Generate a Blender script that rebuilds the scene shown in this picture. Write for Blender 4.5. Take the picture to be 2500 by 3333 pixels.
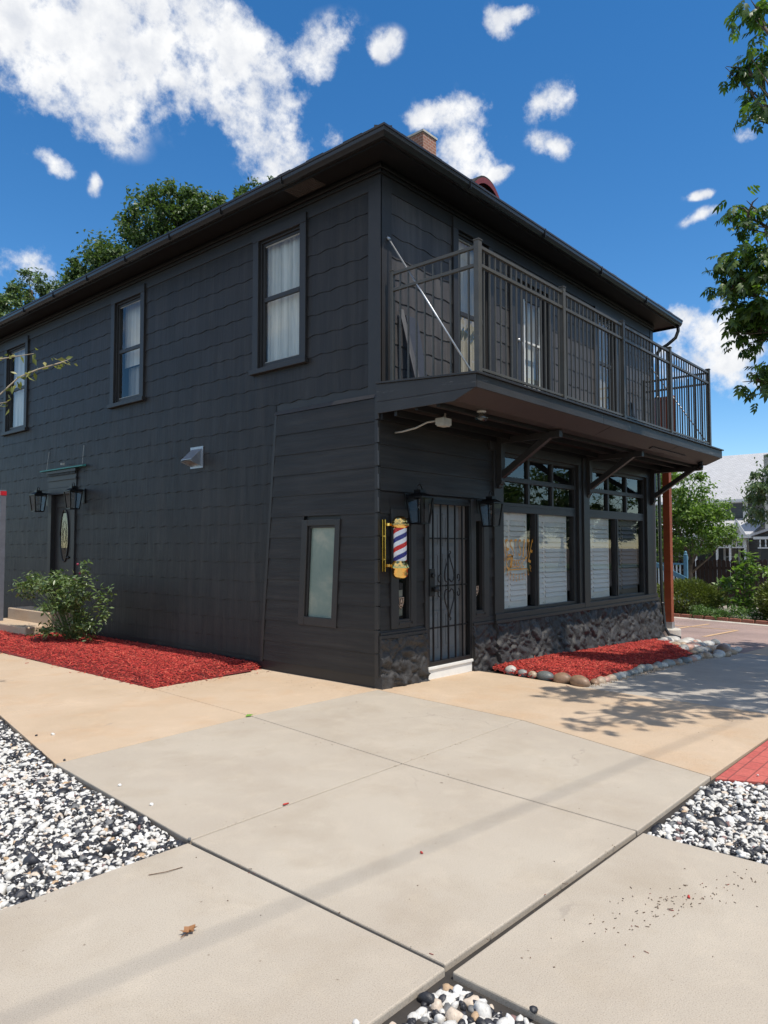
import bpy, math, random
import numpy as np
from mathutils import Vector, Matrix, noise as mn
R = math.radians
rnd = random.Random(7)
rng = np.random.default_rng(11)
for o in list(bpy.data.objects): bpy.data.objects.remove(o, do_unlink=True)
S = bpy.context.scene
COL = S.collection

# ---------------------------------------------------------------- camera
cd = bpy.data.cameras.new("camera"); cam = bpy.data.objects.new("camera", cd); COL.objects.link(cam)
cam.location = (-6.232, -5.558, 1.62)
cam.rotation_euler = (R(90 + 2.70), R(0.04), R(41.217 - 90))
cd.sensor_fit = 'VERTICAL'; cd.sensor_height = 36; cd.lens = 2368.6 / 3333 * 36
cd.clip_start = .05; cd.clip_end = 3000
S.camera = cam
S.render.resolution_x = 768; S.render.resolution_y = 1024
S.view_settings.view_transform = 'Standard'; S.view_settings.look = 'None'
S.view_settings.exposure = 0.14; S.view_settings.gamma = 1

# ---------------------------------------------------------------- sun and sky
SUN_DIR = Vector((.012, .444, -1)).normalized()        # the way the light travels
sd = bpy.data.lights.new("sun", 'SUN'); sd.energy = 4.3; sd.angle = R(.53); sd.color = (1, .94, .84)
sun = bpy.data.objects.new("sun", sd); COL.objects.link(sun)
sun.rotation_euler = SUN_DIR.to_track_quat('-Z', 'Y').to_euler(); sun.location = (0, -10, 30)
toward = -SUN_DIR
sel = math.asin(toward.z); sazi = math.atan2(toward.x, toward.y)
W = bpy.data.worlds.new("World"); S.world = W; W.use_nodes = True
nt = W.node_tree; N = nt.nodes; L = nt.links; N.clear()
def nd(t, **k):
    n = N.new(t)
    for a, v in k.items(): setattr(n, a, v)
    return n
def setin(n, **k):
    for a, v in k.items(): n.inputs[a.replace('_', ' ')].default_value = v
wo = nd('ShaderNodeOutputWorld'); bg = nd('ShaderNodeBackground'); bg.inputs[1].default_value = .10
sky = nd('ShaderNodeTexSky', sky_type='NISHITA', sun_disc=False)
sky.sun_elevation = sel; sky.sun_rotation = sazi
sky.altitude = 1900; sky.air_density = 1.15; sky.dust_density = .2; sky.ozone_density = 2.0
hs = nd('ShaderNodeHueSaturation'); hs.inputs['Saturation'].default_value = 1.33; hs.inputs['Value'].default_value = 1.5
L.new(sky.outputs[0], hs.inputs['Color'])
tc = nd('ShaderNodeTexCoord')
CLOUDS = [(68.04, 33.3, 4.01, 2.73, 0), (63.69, 34.71, 4.37, 2.55, 0), (63.16, 32.56, 2.73, 3.46, 0), (65.16, 29.45, 3.28, 1.28, 0.3), (57.66, 35.21, 3.46, 4.01, 0), (54.12, 34.38, 3.28, 2.92, 0), (51.75, 32.76, 2.19, 2.92, 0.5), (49.72, 29.86, 2.55, 2.73, 0), (45.29, 29.78, 1.17, 1.02, 0), (46.43, 34.95, 2.19, 1.28, -0.5), (48.27, 33.27, 2.19, 1.09, -0.4), (34.9, 29.2, 2.1, 2.3, 0), (37.2, 31.3, 2.6, .8, -0.2), (32.99, 31.8, 0.9, 1.09, 0), (27.9, 31.4, 1.6, .85, -0.2), (27.9, 28.8, 1.4, 0.6, 0.4), (32.0, 36.2, .8, .9, -0.9), (30.3, 36.6, .8, .45, 0), (32.1, 27.2, 1.0, .4, -.3), (41.36, 35.32, 1.09, 0.73, -0.4), (17.21, 22.95, 1.02, 0.36, -0.3), (17.02, 24.23, 0.91, 0.26, 0), (14.2, 27.33, 0.8, 0.44, 0), (67.9, 18.9, 3.3, 1.7, 0.3), (17.86, 14.55, 2.55, 1.46, 0.3), (15.12, 14.09, 4.01, 2.55, 0), (19.72, 16.36, 1.46, 0.73, -0.3), (66.32, 25.95, 1.09, 0.73, 0.3), (63.32, 25.17, 0.36, 0.58, 0),
          # unseen clouds added behind and to the sides, whitening the ambient light
          (-110, 30, 34, 14, .2), (-50, 22, 24, 8, 0), (165, 30, 34, 14, 0), (-155, 55, 26, 14, 0), (125, 45, 20, 12, 0), (-90, 68, 24, 14, 0), (30, 75, 18, 12, .5)]
acc = None
for az, el, rx, ry, an in CLOUDS:
    a, e = R(az), R(el)
    c = Vector((math.cos(e) * math.cos(a), math.cos(e) * math.sin(a), math.sin(e)))
    rt = Vector((math.sin(a), -math.cos(a), 0)); up = rt.cross(c)
    an = -an
    t1 = (rt * math.cos(an) + up * math.sin(an)) / math.sin(R(rx) * .95)
    t2 = (-rt * math.sin(an) + up * math.cos(an)) / math.sin(R(ry) * .95)
    d1 = nd('ShaderNodeVectorMath', operation='DOT_PRODUCT'); d1.inputs[1].default_value = t1
    d2 = nd('ShaderNodeVectorMath', operation='DOT_PRODUCT'); d2.inputs[1].default_value = t2
    d3 = nd('ShaderNodeVectorMath', operation='DOT_PRODUCT'); d3.inputs[1].default_value = c
    for d in (d1, d2, d3): L.new(tc.outputs['Generated'], d.inputs[0])
    cb = nd('ShaderNodeCombineXYZ'); L.new(d1.outputs['Value'], cb.inputs[0]); L.new(d2.outputs['Value'], cb.inputs[1])
    ln = nd('ShaderNodeVectorMath', operation='LENGTH'); L.new(cb.outputs[0], ln.inputs[0])
    mr = nd('ShaderNodeMapRange', interpolation_type='SMOOTHSTEP')
    mr.inputs[1].default_value = 1.9; mr.inputs[2].default_value = .0; mr.inputs[3].default_value = 0; mr.inputs[4].default_value = 1
    L.new(ln.outputs['Value'], mr.inputs[0])
    g = nd('ShaderNodeMath', operation='GREATER_THAN'); L.new(d3.outputs['Value'], g.inputs[0]); g.inputs[1].default_value = 0
    mu = nd('ShaderNodeMath', operation='MULTIPLY'); L.new(mr.outputs[0], mu.inputs[0]); L.new(g.outputs[0], mu.inputs[1])
    if acc is None: acc = mu.outputs[0]
    else:
        mx = nd('ShaderNodeMath', operation='ADD'); L.new(acc, mx.inputs[0]); L.new(mu.outputs[0], mx.inputs[1]); acc = mx.outputs[0]
cl = nd('ShaderNodeMath', operation='MINIMUM'); L.new(acc, cl.inputs[0]); cl.inputs[1].default_value = 1.0; acc = cl.outputs[0]
def noise(scale, detail, rough, dist=0, src=None):
    n = nd('ShaderNodeTexNoise'); n.inputs['Scale'].default_value = scale; n.inputs['Detail'].default_value = detail
    n.inputs['Roughness'].default_value = rough; n.inputs['Distortion'].default_value = dist
    L.new(tc.outputs['Generated'], n.inputs['Vector']); return n
n1 = noise(8.5, 14, .60, 0); n2 = noise(24, 6, .6); n3 = noise(34, 12, .68, 0)
m1 = nd('ShaderNodeMath', operation='MULTIPLY_ADD'); L.new(n1.outputs[0], m1.inputs[0]); m1.inputs[1].default_value = 4.4; m1.inputs[2].default_value = -3.02
m1b = nd('ShaderNodeMath', operation='MULTIPLY_ADD'); L.new(n3.outputs[0], m1b.inputs[0]); m1b.inputs[1].default_value = 1.1; L.new(m1.outputs[0], m1b.inputs[2]); m1 = m1b
m2 = nd('ShaderNodeMath', operation='ADD'); L.new(acc, m2.inputs[0]); L.new(m1.outputs[0], m2.inputs[1])
gate = nd('ShaderNodeMapRange'); gate.inputs[1].default_value = 0; gate.inputs[2].default_value = .22; L.new(acc, gate.inputs[0])
al = nd('ShaderNodeMapRange', interpolation_type='SMOOTHSTEP'); al.inputs[1].default_value = -.12; al.inputs[2].default_value = .95
L.new(m2.outputs[0], al.inputs[0])
am = nd('ShaderNodeMath', operation='MULTIPLY'); L.new(al.outputs[0], am.inputs[0]); L.new(gate.outputs[0], am.inputs[1])
cc = nd('ShaderNodeValToRGB'); cc.color_ramp.elements[0].position = .3; cc.color_ramp.elements[0].color = (6.6, 6.9, 7.5, 1)
cc.color_ramp.elements[1].position = .62; cc.color_ramp.elements[1].color = (9.2, 9.25, 9.3, 1)
L.new(n2.outputs[0], cc.inputs[0])
mix = nd('ShaderNodeMix', data_type='RGBA'); L.new(am.outputs[0], mix.inputs['Factor']); L.new(hs.outputs[0], mix.inputs[6]); L.new(cc.outputs[0], mix.inputs[7])
L.new(mix.outputs[2], bg.inputs[0]); L.new(bg.outputs[0], wo.inputs[0])

# ---------------------------------------------------------------- materials
class Mat:
    def __init__(s, name):
        s.m = bpy.data.materials.new(name); s.m.use_nodes = True; s.t = s.m.node_tree
        s.n = s.t.nodes; s.l = s.t.links; s.p = s.n['Principled BSDF']; s.tc = s.n.new('ShaderNodeTexCoord')
    def set(s, **k):
        for a, v in k.items(): s.p.inputs[a.replace('_', ' ')].default_value = v
        return s
    def map(s, scale=(1, 1, 1), rot=(0, 0, 0), loc=(0, 0, 0)):
        mp = s.n.new('ShaderNodeMapping'); mp.inputs['Scale'].default_value = scale; mp.inputs['Rotation'].default_value = rot
        mp.inputs['Location'].default_value = loc; s.l.new(s.tc.outputs['Object'], mp.inputs[0]); return mp.outputs[0]
    def noise(s, scale=5, detail=4, rough=.5, vec=None, dist=0):
        n = s.n.new('ShaderNodeTexNoise'); n.inputs['Scale'].default_value = scale; n.inputs['Detail'].default_value = detail
        n.inputs['Roughness'].default_value = rough; n.inputs['Distortion'].default_value = dist
        s.l.new(vec or s.tc.outputs['Object'], n.inputs['Vector']); return n.outputs[0]
    def ramp(s, fac, stops):
        r = s.n.new('ShaderNodeValToRGB'); e = r.color_ramp.elements
        while len(e) < len(stops): e.new(.5)
        for i, (p, c) in enumerate(stops):
            e[i].position = p; e[i].color = (*c, 1) if len(c) == 3 else c
        s.l.new(fac, r.inputs[0]); return r.outputs[0]
    def mix(s, a, b, f, mode='MIX'):
        m = s.n.new('ShaderNodeMix'); m.data_type = 'RGBA'; m.blend_type = mode
        for sock, v in ((m.inputs[6], a), (m.inputs[7], b), (m.inputs['Factor'], f)):
            if isinstance(v, (tuple, list)): sock.default_value = (*v, 1) if len(v) == 3 else v
            elif isinstance(v, (int, float)): sock.default_value = v
            else: s.l.new(v, sock)
        return m.outputs[2]
    def math(s, op, a, b=0, c=0):
        m = s.n.new('ShaderNodeMath'); m.operation = op
        for i, v in enumerate((a, b, c)):
            if isinstance(v, (int, float)): m.inputs[i].default_value = v
            else: s.l.new(v, m.inputs[i])
        return m.outputs[0]
    def col(s, c): s.l.new(c, s.p.inputs['Base Color']); return s
    def rgh(s, c): s.l.new(c, s.p.inputs['Roughness']); return s
    def bump(s, h, st=.3, d=.01):
        b = s.n.new('ShaderNodeBump'); b.inputs['Strength'].default_value = st; b.inputs['Distance'].default_value = d
        s.l.new(h, b.inputs['Height']); s.l.new(b.outputs[0], s.p.inputs['Normal']); return s
    def island(s):
        g = s.n.new('ShaderNodeNewGeometry'); return g.outputs['Random Per Island']

MT = {}
def simple(name, c, rough=.5, metal=0, var=.12, sc=8, bump=0, bs=60):
    m = Mat(name); c2 = tuple(x * (1 + var) for x in c); c1 = tuple(x * (1 - var) for x in c)
    m.col(m.ramp(m.noise(sc, 5, .6), [(.3, c1), (.7, c2)])).set(Roughness=rough, Metallic=metal)
    if bump: m.bump(m.noise(bs, 4, .6), bump, .004)
    MT[name] = m.m; return m
def paint_grain(name, c, scale, st):
    m = Mat(name)
    g = m.noise(1, 6, .62, m.map(scale), .6); big = m.noise(1.3, 4, .55); isl = m.island()
    streak = m.noise(1, 3, .5, m.map((scale[0] * .3, scale[1] * .3, scale[2] * .3)))
    a = m.ramp(big, [(.35, tuple(x * .82 for x in c)), (.7, tuple(x * 1.15 for x in c))])
    a = m.mix(a, m.ramp(isl, [(0, (.94, .94, .95)), (1, (1.06, 1.06, 1.05))]), 1, 'MULTIPLY')
    a = m.mix(a, m.ramp(streak, [(.36, (.78, .78, .8)), (.5, (1, 1, 1)), (.70, (1.45, 1.42, 1.36))]), .9, 'MULTIPLY')
    m.col(a).rgh(m.ramp(g, [(.3, (.40,) * 3), (.7, (.58,) * 3)])).bump(g, st, .006).set(**{'Specular_IOR_Level': .34})
    MT[name] = m.m
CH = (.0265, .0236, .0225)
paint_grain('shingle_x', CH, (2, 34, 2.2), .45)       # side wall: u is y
paint_grain('shingle_y_sunlit', (.070, .065, .065), (34, 2, 2.2), .45)  # front wall: same paint, lightened to put the sunlight into the colour
paint_grain('lap_x', (.0265, .0236, .0225), (6, 2.4, 44), .5)
paint_grain('lap_y', (.026, .0225, .0210), (2.4, 6, 44), .5)
simple('trim', (.0265, .024, .0235), .45, bump=.15, bs=40)
simple('trim_dark', (.012, .012, .014), .4)
simple('soffit', (.008, .0076, .0078), .5)
simple('brown_soffit', (.050, .038, .035), .55, bump=.3, bs=50)
simple('gutter', (.022, .021, .021), .26)
simple('railing', (.085, .079, .068), .42, metal=.1)
simple('black_iron', (.012, .012, .013), .4, metal=.2)
simple('black_lamp', (.010, .010, .011), .33, metal=.3)
simple('white_paint', (.74, .73, .70), .4, var=.06)
simple('galv', (.42, .44, .47), .42, metal=.8)
simple('steel', (.5, .5, .5), .35, metal=.8)
simple('shutter_dark', (.075, .062, .05), .5)
simple('interior', (.03, .03, .03), .8)
simple('gold', (.85, .58, .20), .12, metal=1, var=.03)
simple('brass_plate', (.62, .42, .10), .18, metal=1, var=.1)
simple('shutter', (.74, .71, .66), .45, var=.04)
simple('door_grey', (.17, .185, .195), .45)
simple('jamb', (.22, .20, .19), .5)
simple('fixture_grey', (.42, .41, .37), .5)
simple('conduit', (.42, .38, .33), .5)
simple('lettering', (.80, .36, .05), .35, var=.1)
simple('sticker', (.75, .55, .40), .35)
simple('sticker_dark', (.02, .008, .006), .5)
simple('paper', (.62, .58, .50), .6)
simple('cream', (.62, .60, .53), .6)
simple('red_reflect', (.45, .02, .03), .25)
simple('grey_post', (.11, .115, .14), .5)
simple('cedar', (.25, .055, .018), .5, var=.25, sc=3, bump=.2)
simple('footing', (.50, .46, .40), .8, bump=.3)
simple('blue_paint', (.09, .22, .32), .5)
simple('pale_blue', (.55, .66, .70), .5)
simple('awning_blue', (.03, .05, .14), .7)
simple('fence', (.030, .016, .013), .8, var=.3, bump=.4)
simple('bark', (.13, .10, .075), .9, var=.4, bump=.8, bs=25)
simple('twig', (.30, .25, .18), .8, var=.2)
simple('stem', (.10, .14, .05), .7)
simple('wood_board', (.04, .043, .055), .5)
simple('red_trim', (.17, .022, .015), .5, var=.2)
simple('lawn', (.06, .10, .03), .9, var=.4, sc=3, bump=.6)
simple('soil', (.10, .075, .055), .95, var=.3, sc=6, bump=.8)
simple('dark_joint', (.035, .030, .026), .95, var=.3, bump=.4)
simple('rubber', (.02, .02, .02), .6)
simple('petal_red', (.28, .03, .07), .5)
simple('teal', (.05, .25, .22), .5)

def concrete(name, c1, c2, stain):
    m = Mat(name)
    a = m.ramp(m.noise(.9, 8, .6, None, .3), [(.32, c1), (.68, c2)])
    a = m.mix(a, stain, m.ramp(m.noise(1.7, 6, .62, m.map((1, 1, 1), loc=(5, 2, 0)), .25), [(.50, (0,) * 3), (.76, (.55,) * 3)]))
    a = m.mix(a, (1.16, 1.15, 1.13), m.ramp(m.noise(3.3, 7, .7, m.map((1, 1, 1), loc=(1, 9, 0)), .4), [(.5, (0,) * 3), (.72, (.55,) * 3)]), 'MULTIPLY')
    sp = m.noise(190, 3, .7)
    a = m.mix(a, m.ramp(sp, [(.28, (.42, .40, .37)), (.45, (.97,) * 3), (.58, (1.03,) * 3), (.74, (1.38, 1.35, 1.3))]), .85, 'MULTIPLY')
    scr = m.noise(1, 5, .6, m.map((2.2, 90, 1), rot=(0, 0, R(37))))
    a = m.mix(a, (1.16, 1.16, 1.16), m.ramp(scr, [(.66, (0,) * 3), (.72, (.5,) * 3)]), 'MULTIPLY')
    v = m.n.new('ShaderNodeTexVoronoi'); v.inputs['Scale'].default_value = 7; m.l.new(m.map(), v.inputs['Vector'])
    a = m.mix(a, (.35, .30, .26), m.ramp(v.outputs['Distance'], [(.018, (.8,) * 3), (.05, (0,) * 3)]), 'MULTIPLY')
    ve = m.n.new('ShaderNodeTexVoronoi'); ve.feature = 'DISTANCE_TO_EDGE'; ve.inputs['Scale'].default_value = .55; wv = m.n.new('ShaderNodeVectorMath'); wv.operation = 'MULTIPLY_ADD'
    nz = m.n.new('ShaderNodeTexNoise'); nz.inputs['Scale'].default_value = 2.5; nz.inputs['Detail'].default_value = 6; m.l.new(m.tc.outputs['Object'], nz.inputs['Vector'])
    m.l.new(nz.outputs['Color'], wv.inputs[0]); wv.inputs[1].default_value = (.5, .5, 0); m.l.new(m.tc.outputs['Object'], wv.inputs[2]); m.l.new(wv.outputs[0], ve.inputs['Vector'])
    ck = m.math('MULTIPLY', m.ramp(ve.outputs['Distance'], [(.0012, (.75,) * 3), (.0030, (0,) * 3)]), m.ramp(m.noise(.6, 3, .5, m.map((1, 1, 1), loc=(3, 7, 0))), [(.56, (0,) * 3), (.60, (1,) * 3)]))
    a = m.mix(a, (.28, .24, .2), ck)
    m.col(a).set(Roughness=.86).bump(m.math('ADD', m.noise(140, 4, .7), m.math('MULTIPLY', m.noise(18, 4, .6), 1.5)), .28, .004)
    MT[name] = m.m
concrete('concrete', (.395, .338, .272), (.445, .39, .318), (.33, .27, .20))
concrete('concrete_tan', (.455, .342, .235), (.52, .40, .287), (.47, .30, .17))
concrete('concrete_grey', (.36, .325, .285), (.42, .385, .34), (.30, .26, .22))

m = Mat('asphalt_pink')
a = m.ramp(m.noise(150, 3, .8), [(.3, (.15, .11, .10)), (.5, (.33, .235, .205)), (.72, (.48, .37, .33))])
a = m.mix(a, m.ramp(m.noise(.8, 6, .6), [(.35, (.8, .8, .8)), (.7, (1.15, 1.12, 1.1))]), 1, 'MULTIPLY')
m.col(a).set(Roughness=.9).bump(m.noise(120, 3, .8), .7, .01); MT['asphalt_pink'] = m.m
simple('lot_line', (.55, .36, .20), .8, var=.2, sc=12)
m = Mat('red_brick_paver')
b = m.n.new('ShaderNodeTexBrick'); m.l.new(m.map((1, 1, 1)), b.inputs['Vector'])
b.inputs['Scale'].default_value = 2.4; b.inputs['Color1'].default_value = (.42, .085, .07, 1); b.inputs['Color2'].default_value = (.50, .12, .095, 1)
b.inputs['Mortar'].default_value = (.22, .06, .05, 1); b.inputs['Mortar Size'].default_value = .012
a = m.mix(b.outputs[0], m.ramp(m.noise(40, 6, .7), [(.3, (.7,) * 3), (.7, (1.2,) * 3)]), .8, 'MULTIPLY')
m.col(a).set(Roughness=.85).bump(b.outputs['Fac'], -.4, .004); MT['red_brick_paver'] = m.m
m = Mat('chimney_brick')
b = m.n.new('ShaderNodeTexBrick')
cx = m.n.new('ShaderNodeSeparateXYZ'); m.l.new(m.tc.outputs['Object'], cx.inputs[0])
cbn = m.n.new('ShaderNodeCombineXYZ'); m.l.new(m.math('ADD', cx.outputs[0], cx.outputs[1]), cbn.inputs[0]); m.l.new(cx.outputs[2], cbn.inputs[1])
m.l.new(cbn.outputs[0], b.inputs['Vector']); b.inputs['Scale'].default_value = 4.4
b.inputs['Color1'].default_value = (.36, .13, .085, 1); b.inputs['Color2'].default_value = (.24, .105, .06, 1); b.inputs['Mortar'].default_value = (.42, .34, .28, 1)
b.inputs['Mortar Size'].default_value = .022
a = m.mix(b.outputs[0], m.ramp(m.noise(25, 5, .7), [(.3, (.7,) * 3), (.7, (1.3,) * 3)]), .7, 'MULTIPLY')
m.col(a).set(Roughness=.85).bump(b.outputs['Fac'], -.5, .006); MT['chimney_brick'] = m.m
m = Mat('garden_brick'); m.col(m.ramp(m.noise(12, 5, .7), [(.3, (.20, .075, .05)), (.7, (.34, .13, .085))])).set(Roughness=.85); MT['garden_brick'] = m.m
m = Mat('shingle_roof_dark'); m.col(m.ramp(m.noise(30, 3, .7), [(.3, (.012,) * 3), (.7, (.04,) * 3)])).set(Roughness=.9).bump(m.noise(40, 3, .7), .6, .01); MT['shingle_roof_dark'] = m.m
m = Mat('shingle_roof_pale')
b = m.n.new('ShaderNodeTexBrick'); m.l.new(m.map((1, 1, 1), rot=(0, 0, R(90))), b.inputs['Vector'])
b.inputs['Scale'].default_value = 3.0; b.inputs['Color1'].default_value = (.44, .44, .45, 1); b.inputs['Color2'].default_value = (.52, .52, .53, 1); b.inputs['Mortar'].default_value = (.26, .26, .28, 1)
b.inputs['Mortar Size'].default_value = .022; b.inputs['Brick Width'].default_value = .6; b.inputs['Row Height'].default_value = .27
m.col(b.outputs[0]).set(Roughness=.9); MT['shingle_roof_pale'] = m.m
def lapmat(name, c, sc=7.5):
    m = Mat(name); s = m.n.new('ShaderNodeSeparateXYZ'); m.l.new(m.tc.outputs['Object'], s.inputs[0])
    f = m.math('FRACT', m.math('MULTIPLY', s.outputs[2], sc))
    m.col(m.ramp(m.noise(4, 3, .5), [(.3, tuple(x * .9 for x in c)), (.7, tuple(x * 1.1 for x in c))])).set(Roughness=.6).bump(f, .9, .05); MT[name] = m.m
lapmat('house_siding', (.085, .10, .105)); lapmat('house_siding_pale', (.50, .50, .46))

m = Mat('stone_dark')
a = m.ramp(m.noise(6, 6, .65), [(.3, (.020, .0185, .0185)), (.7, (.050, .046, .045))])
m.col(a).rgh(m.ramp(m.noise(20, 4, .6), [(.3, (.42,) * 3), (.7, (.65,) * 3)])).bump(m.noise(34, 7, .72), .9, .012); MT['stone_dark'] = m.m

def leafmat(name, c1, c2, c3, trans=.35, rough=.42):
    m = Mat(name); isl = m.island()
    a = m.ramp(isl, [(0, c1), (.5, c2), (1, c3)])
    m.col(a).set(Roughness=rough)
    tr = m.n.new('ShaderNodeBsdfTranslucent'); m.l.new(m.mix(a, (1.5, 1.7, .7), 1, 'MULTIPLY'), tr.inputs[0])
    ms = m.n.new('ShaderNodeMixShader'); ms.inputs[0].default_value = trans
    m.l.new(m.p.outputs[0], ms.inputs[1]); m.l.new(tr.outputs[0], ms.inputs[2]); m.l.new(ms.outputs[0], m.n['Material Output'].inputs[0])
    MT[name] = m.m
leafmat('leaf_ash', (.035, .070, .020), (.065, .125, .028), (.14, .22, .045), .42)
leafmat('leaf_far', (.040, .075, .026), (.075, .125, .042), (.13, .18, .07), .3)
leafmat('leaf_bright', (.06, .115, .024), (.12, .20, .042), (.20, .29, .075), .4)
leafmat('leaf_silver', (.06, .10, .048), (.11, .165, .075), (.19, .26, .12), .25)
leafmat('leaf_rose', (.055, .10, .028), (.11, .165, .055), (.21, .27, .13), .25, .35)
leafmat('leaf_juniper', (.06, .085, .016), (.12, .155, .026), (.19, .23, .05), .15)
leafmat('leaf_weed', (.055, .11, .032), (.10, .18, .055), (.17, .26, .10), .3)
leafmat('leaf_yellow', (.12, .14, .03), (.19, .20, .05), (.30, .27, .10), .3)

m = Mat('mulch'); m.col(m.ramp(m.island(), [(0, (.10, .010, .008)), (.3, (.34, .024, .018)), (.8, (.54, .045, .032)), (1, (.62, .14, .085))])).set(Roughness=.7).bump(m.noise(90, 4, .7), .5, .003); MT['mulch'] = m.m
m = Mat('mulch_base'); m.col(m.ramp(m.noise(60, 4, .7), [(.3, (.06, .006, .005)), (.7, (.26, .02, .015))])).set(Roughness=.85).bump(m.noise(50, 4, .7), 1, .02); MT['mulch_base'] = m.m
m = Mat('gravel')
r = m.ramp(m.island(), [(0, (.022, .022, .026)), (.30, (.035, .035, .042)), (.42, (.05, .05, .058)), (.425, (.16, .16, .16)), (.47, (.62, .60, .56)), (.83, (.74, .73, .71)), (.93, (.60, .50, .40)), (.965, (.48, .33, .20)), (.985, (.22, .13, .12))])
r.node.color_ramp.interpolation = 'CONSTANT'
a = m.mix(r, m.ramp(m.noise(38, 5, .65), [(.3, (.72, .71, .70)), (.6, (1.08,) * 3)]), .9, 'MULTIPLY')
m.col(a).rgh(m.math('MULTIPLY_ADD', m.island(), .25, .38)).bump(m.noise(90, 5, .7), .6, .004); MT['gravel'] = m.m
simple('gravel_base', (.05, .045, .042), .9, var=.5, sc=40, bump=1)
m = Mat('debris'); m.col(m.ramp(m.island(), [(0, (.05, .035, .02)), (.5, (.12, .07, .04)), (.85, (.18, .12, .07)), (1, (.25, .03, .02))])).set(Roughness=.8); MT['debris'] = m.m
STONES = {'grey': (.26, .27, .26), 'pale': (.52, .50, .46), 'brown': (.27, .17, .11), 'tan': (.43, .33, .24), 'dark_grey': (.13, .14, .14), 'pink': (.45, .27, .21)}
for k, c in STONES.items():
    mm = Mat('stone_' + k); a = mm.ramp(mm.noise(7, 6, .6, None, 1.0), [(.3, tuple(x * .75 for x in c)), (.7, tuple(min(1, x * 1.2) for x in c))])
    mm.col(mm.mix(a, mm.ramp(mm.noise(110, 3, .7), [(.35, (.75,) * 3), (.6, (1.1,) * 3)]), .7, 'MULTIPLY')).set(Roughness=.5).bump(mm.noise(60, 4, .6), .2, .003); MT['stone_' + k] = mm.m

def glass(name, tint=(1, 1, 1), f0=.06, refl=1.0, fres=1.5):
    m = Mat(name); m.n.remove(m.p); out = m.n['Material Output']
    tr = m.n.new('ShaderNodeBsdfTransparent'); tr.inputs[0].default_value = (*tint, 1)
    gl = m.n.new('ShaderNodeBsdfGlossy'); gl.inputs['Roughness'].default_value = .01; gl.inputs[0].default_value = (refl, refl, refl, 1)
    bn = m.n.new('ShaderNodeBump'); bn.inputs['Strength'].default_value = .03; bn.inputs['Distance'].default_value = .02; m.l.new(m.noise(2.2, 2, .5), bn.inputs['Height']); m.l.new(bn.outputs[0], gl.inputs['Normal'])
    fr = m.n.new('ShaderNodeFresnel'); ge = m.n.new('ShaderNodeNewGeometry'); m.l.new(m.math('MULTIPLY_ADD', ge.outputs['Backfacing'], 1 / fres - fres, fres), fr.inputs[0])
    f = m.math('MAXIMUM', fr.outputs[0], f0)
    ms = m.n.new('ShaderNodeMixShader'); m.l.new(f, ms.inputs[0]); m.l.new(tr.outputs[0], ms.inputs[1]); m.l.new(gl.outputs[0], ms.inputs[2]); m.l.new(ms.outputs[0], out.inputs[0])
    MT[name] = m.m
glass('glass', (.96, .97, .96), .05, 1, 1.55)
glass('glass_dark', (.55, .58, .56), .09, .9, 1.7)
glass('glass_clear', (.90, .88, .86), .05, .8, 1.4)
glass('glass_tube', (.99, .99, .99), .01, .7, 1.15)
m = Mat('frosted'); m.col(m.ramp(m.noise(1.7, 5, .6, None, .6), [(.3, (.13, .20, .19)), (.5, (.20, .26, .23)), (.68, (.33, .35, .29))])).set(Roughness=.22, IOR=1.5).bump(m.noise(180, 3, .6), .12, .002); MT['frosted'] = m.m
m = Mat('curtain'); f = m.noise(1, 3, .5, m.map((16, 16, .6)))
m.col(m.ramp(f, [(.3, (.44, .45, .41)), (.55, (.66, .67, .62)), (.75, (.78, .79, .74))])).set(Roughness=.8).bump(f, .8, .03)
MT['curtain'] = m.m
m = Mat('curtain_beige'); f = m.noise(1, 3, .5, m.map((16, 16, .6)))
m.col(m.ramp(f, [(.3, (.22, .20, .17)), (.6, (.42, .39, .34)), (.75, (.50, .48, .43))])).set(Roughness=.8).bump(f, .8, .03); MT['curtain_beige'] = m.m
# barber stripes
m = Mat('barber_stripes'); s = m.n.new('ShaderNodeSeparateXYZ'); m.l.new(m.tc.outputs['Object'], s.inputs[0])
ang = m.math('DIVIDE', m.math('ARCTAN2', s.outputs[1], s.outputs[0]), 2 * math.pi)
f = m.math('FRACT', m.math('ADD', m.math('DIVIDE', s.outputs[2], .216), m.math('MULTIPLY', ang, -1.0)))
r = m.ramp(f, [(0, (.85, .85, .88)), (.25, (.62, .006, .014)), (.5, (.85, .85, .88)), (.75, (.010, .014, .20))]); r.node.color_ramp.interpolation = 'CONSTANT'
m.col(r).set(Roughness=.18); MT['barber_stripes'] = m.m

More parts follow.
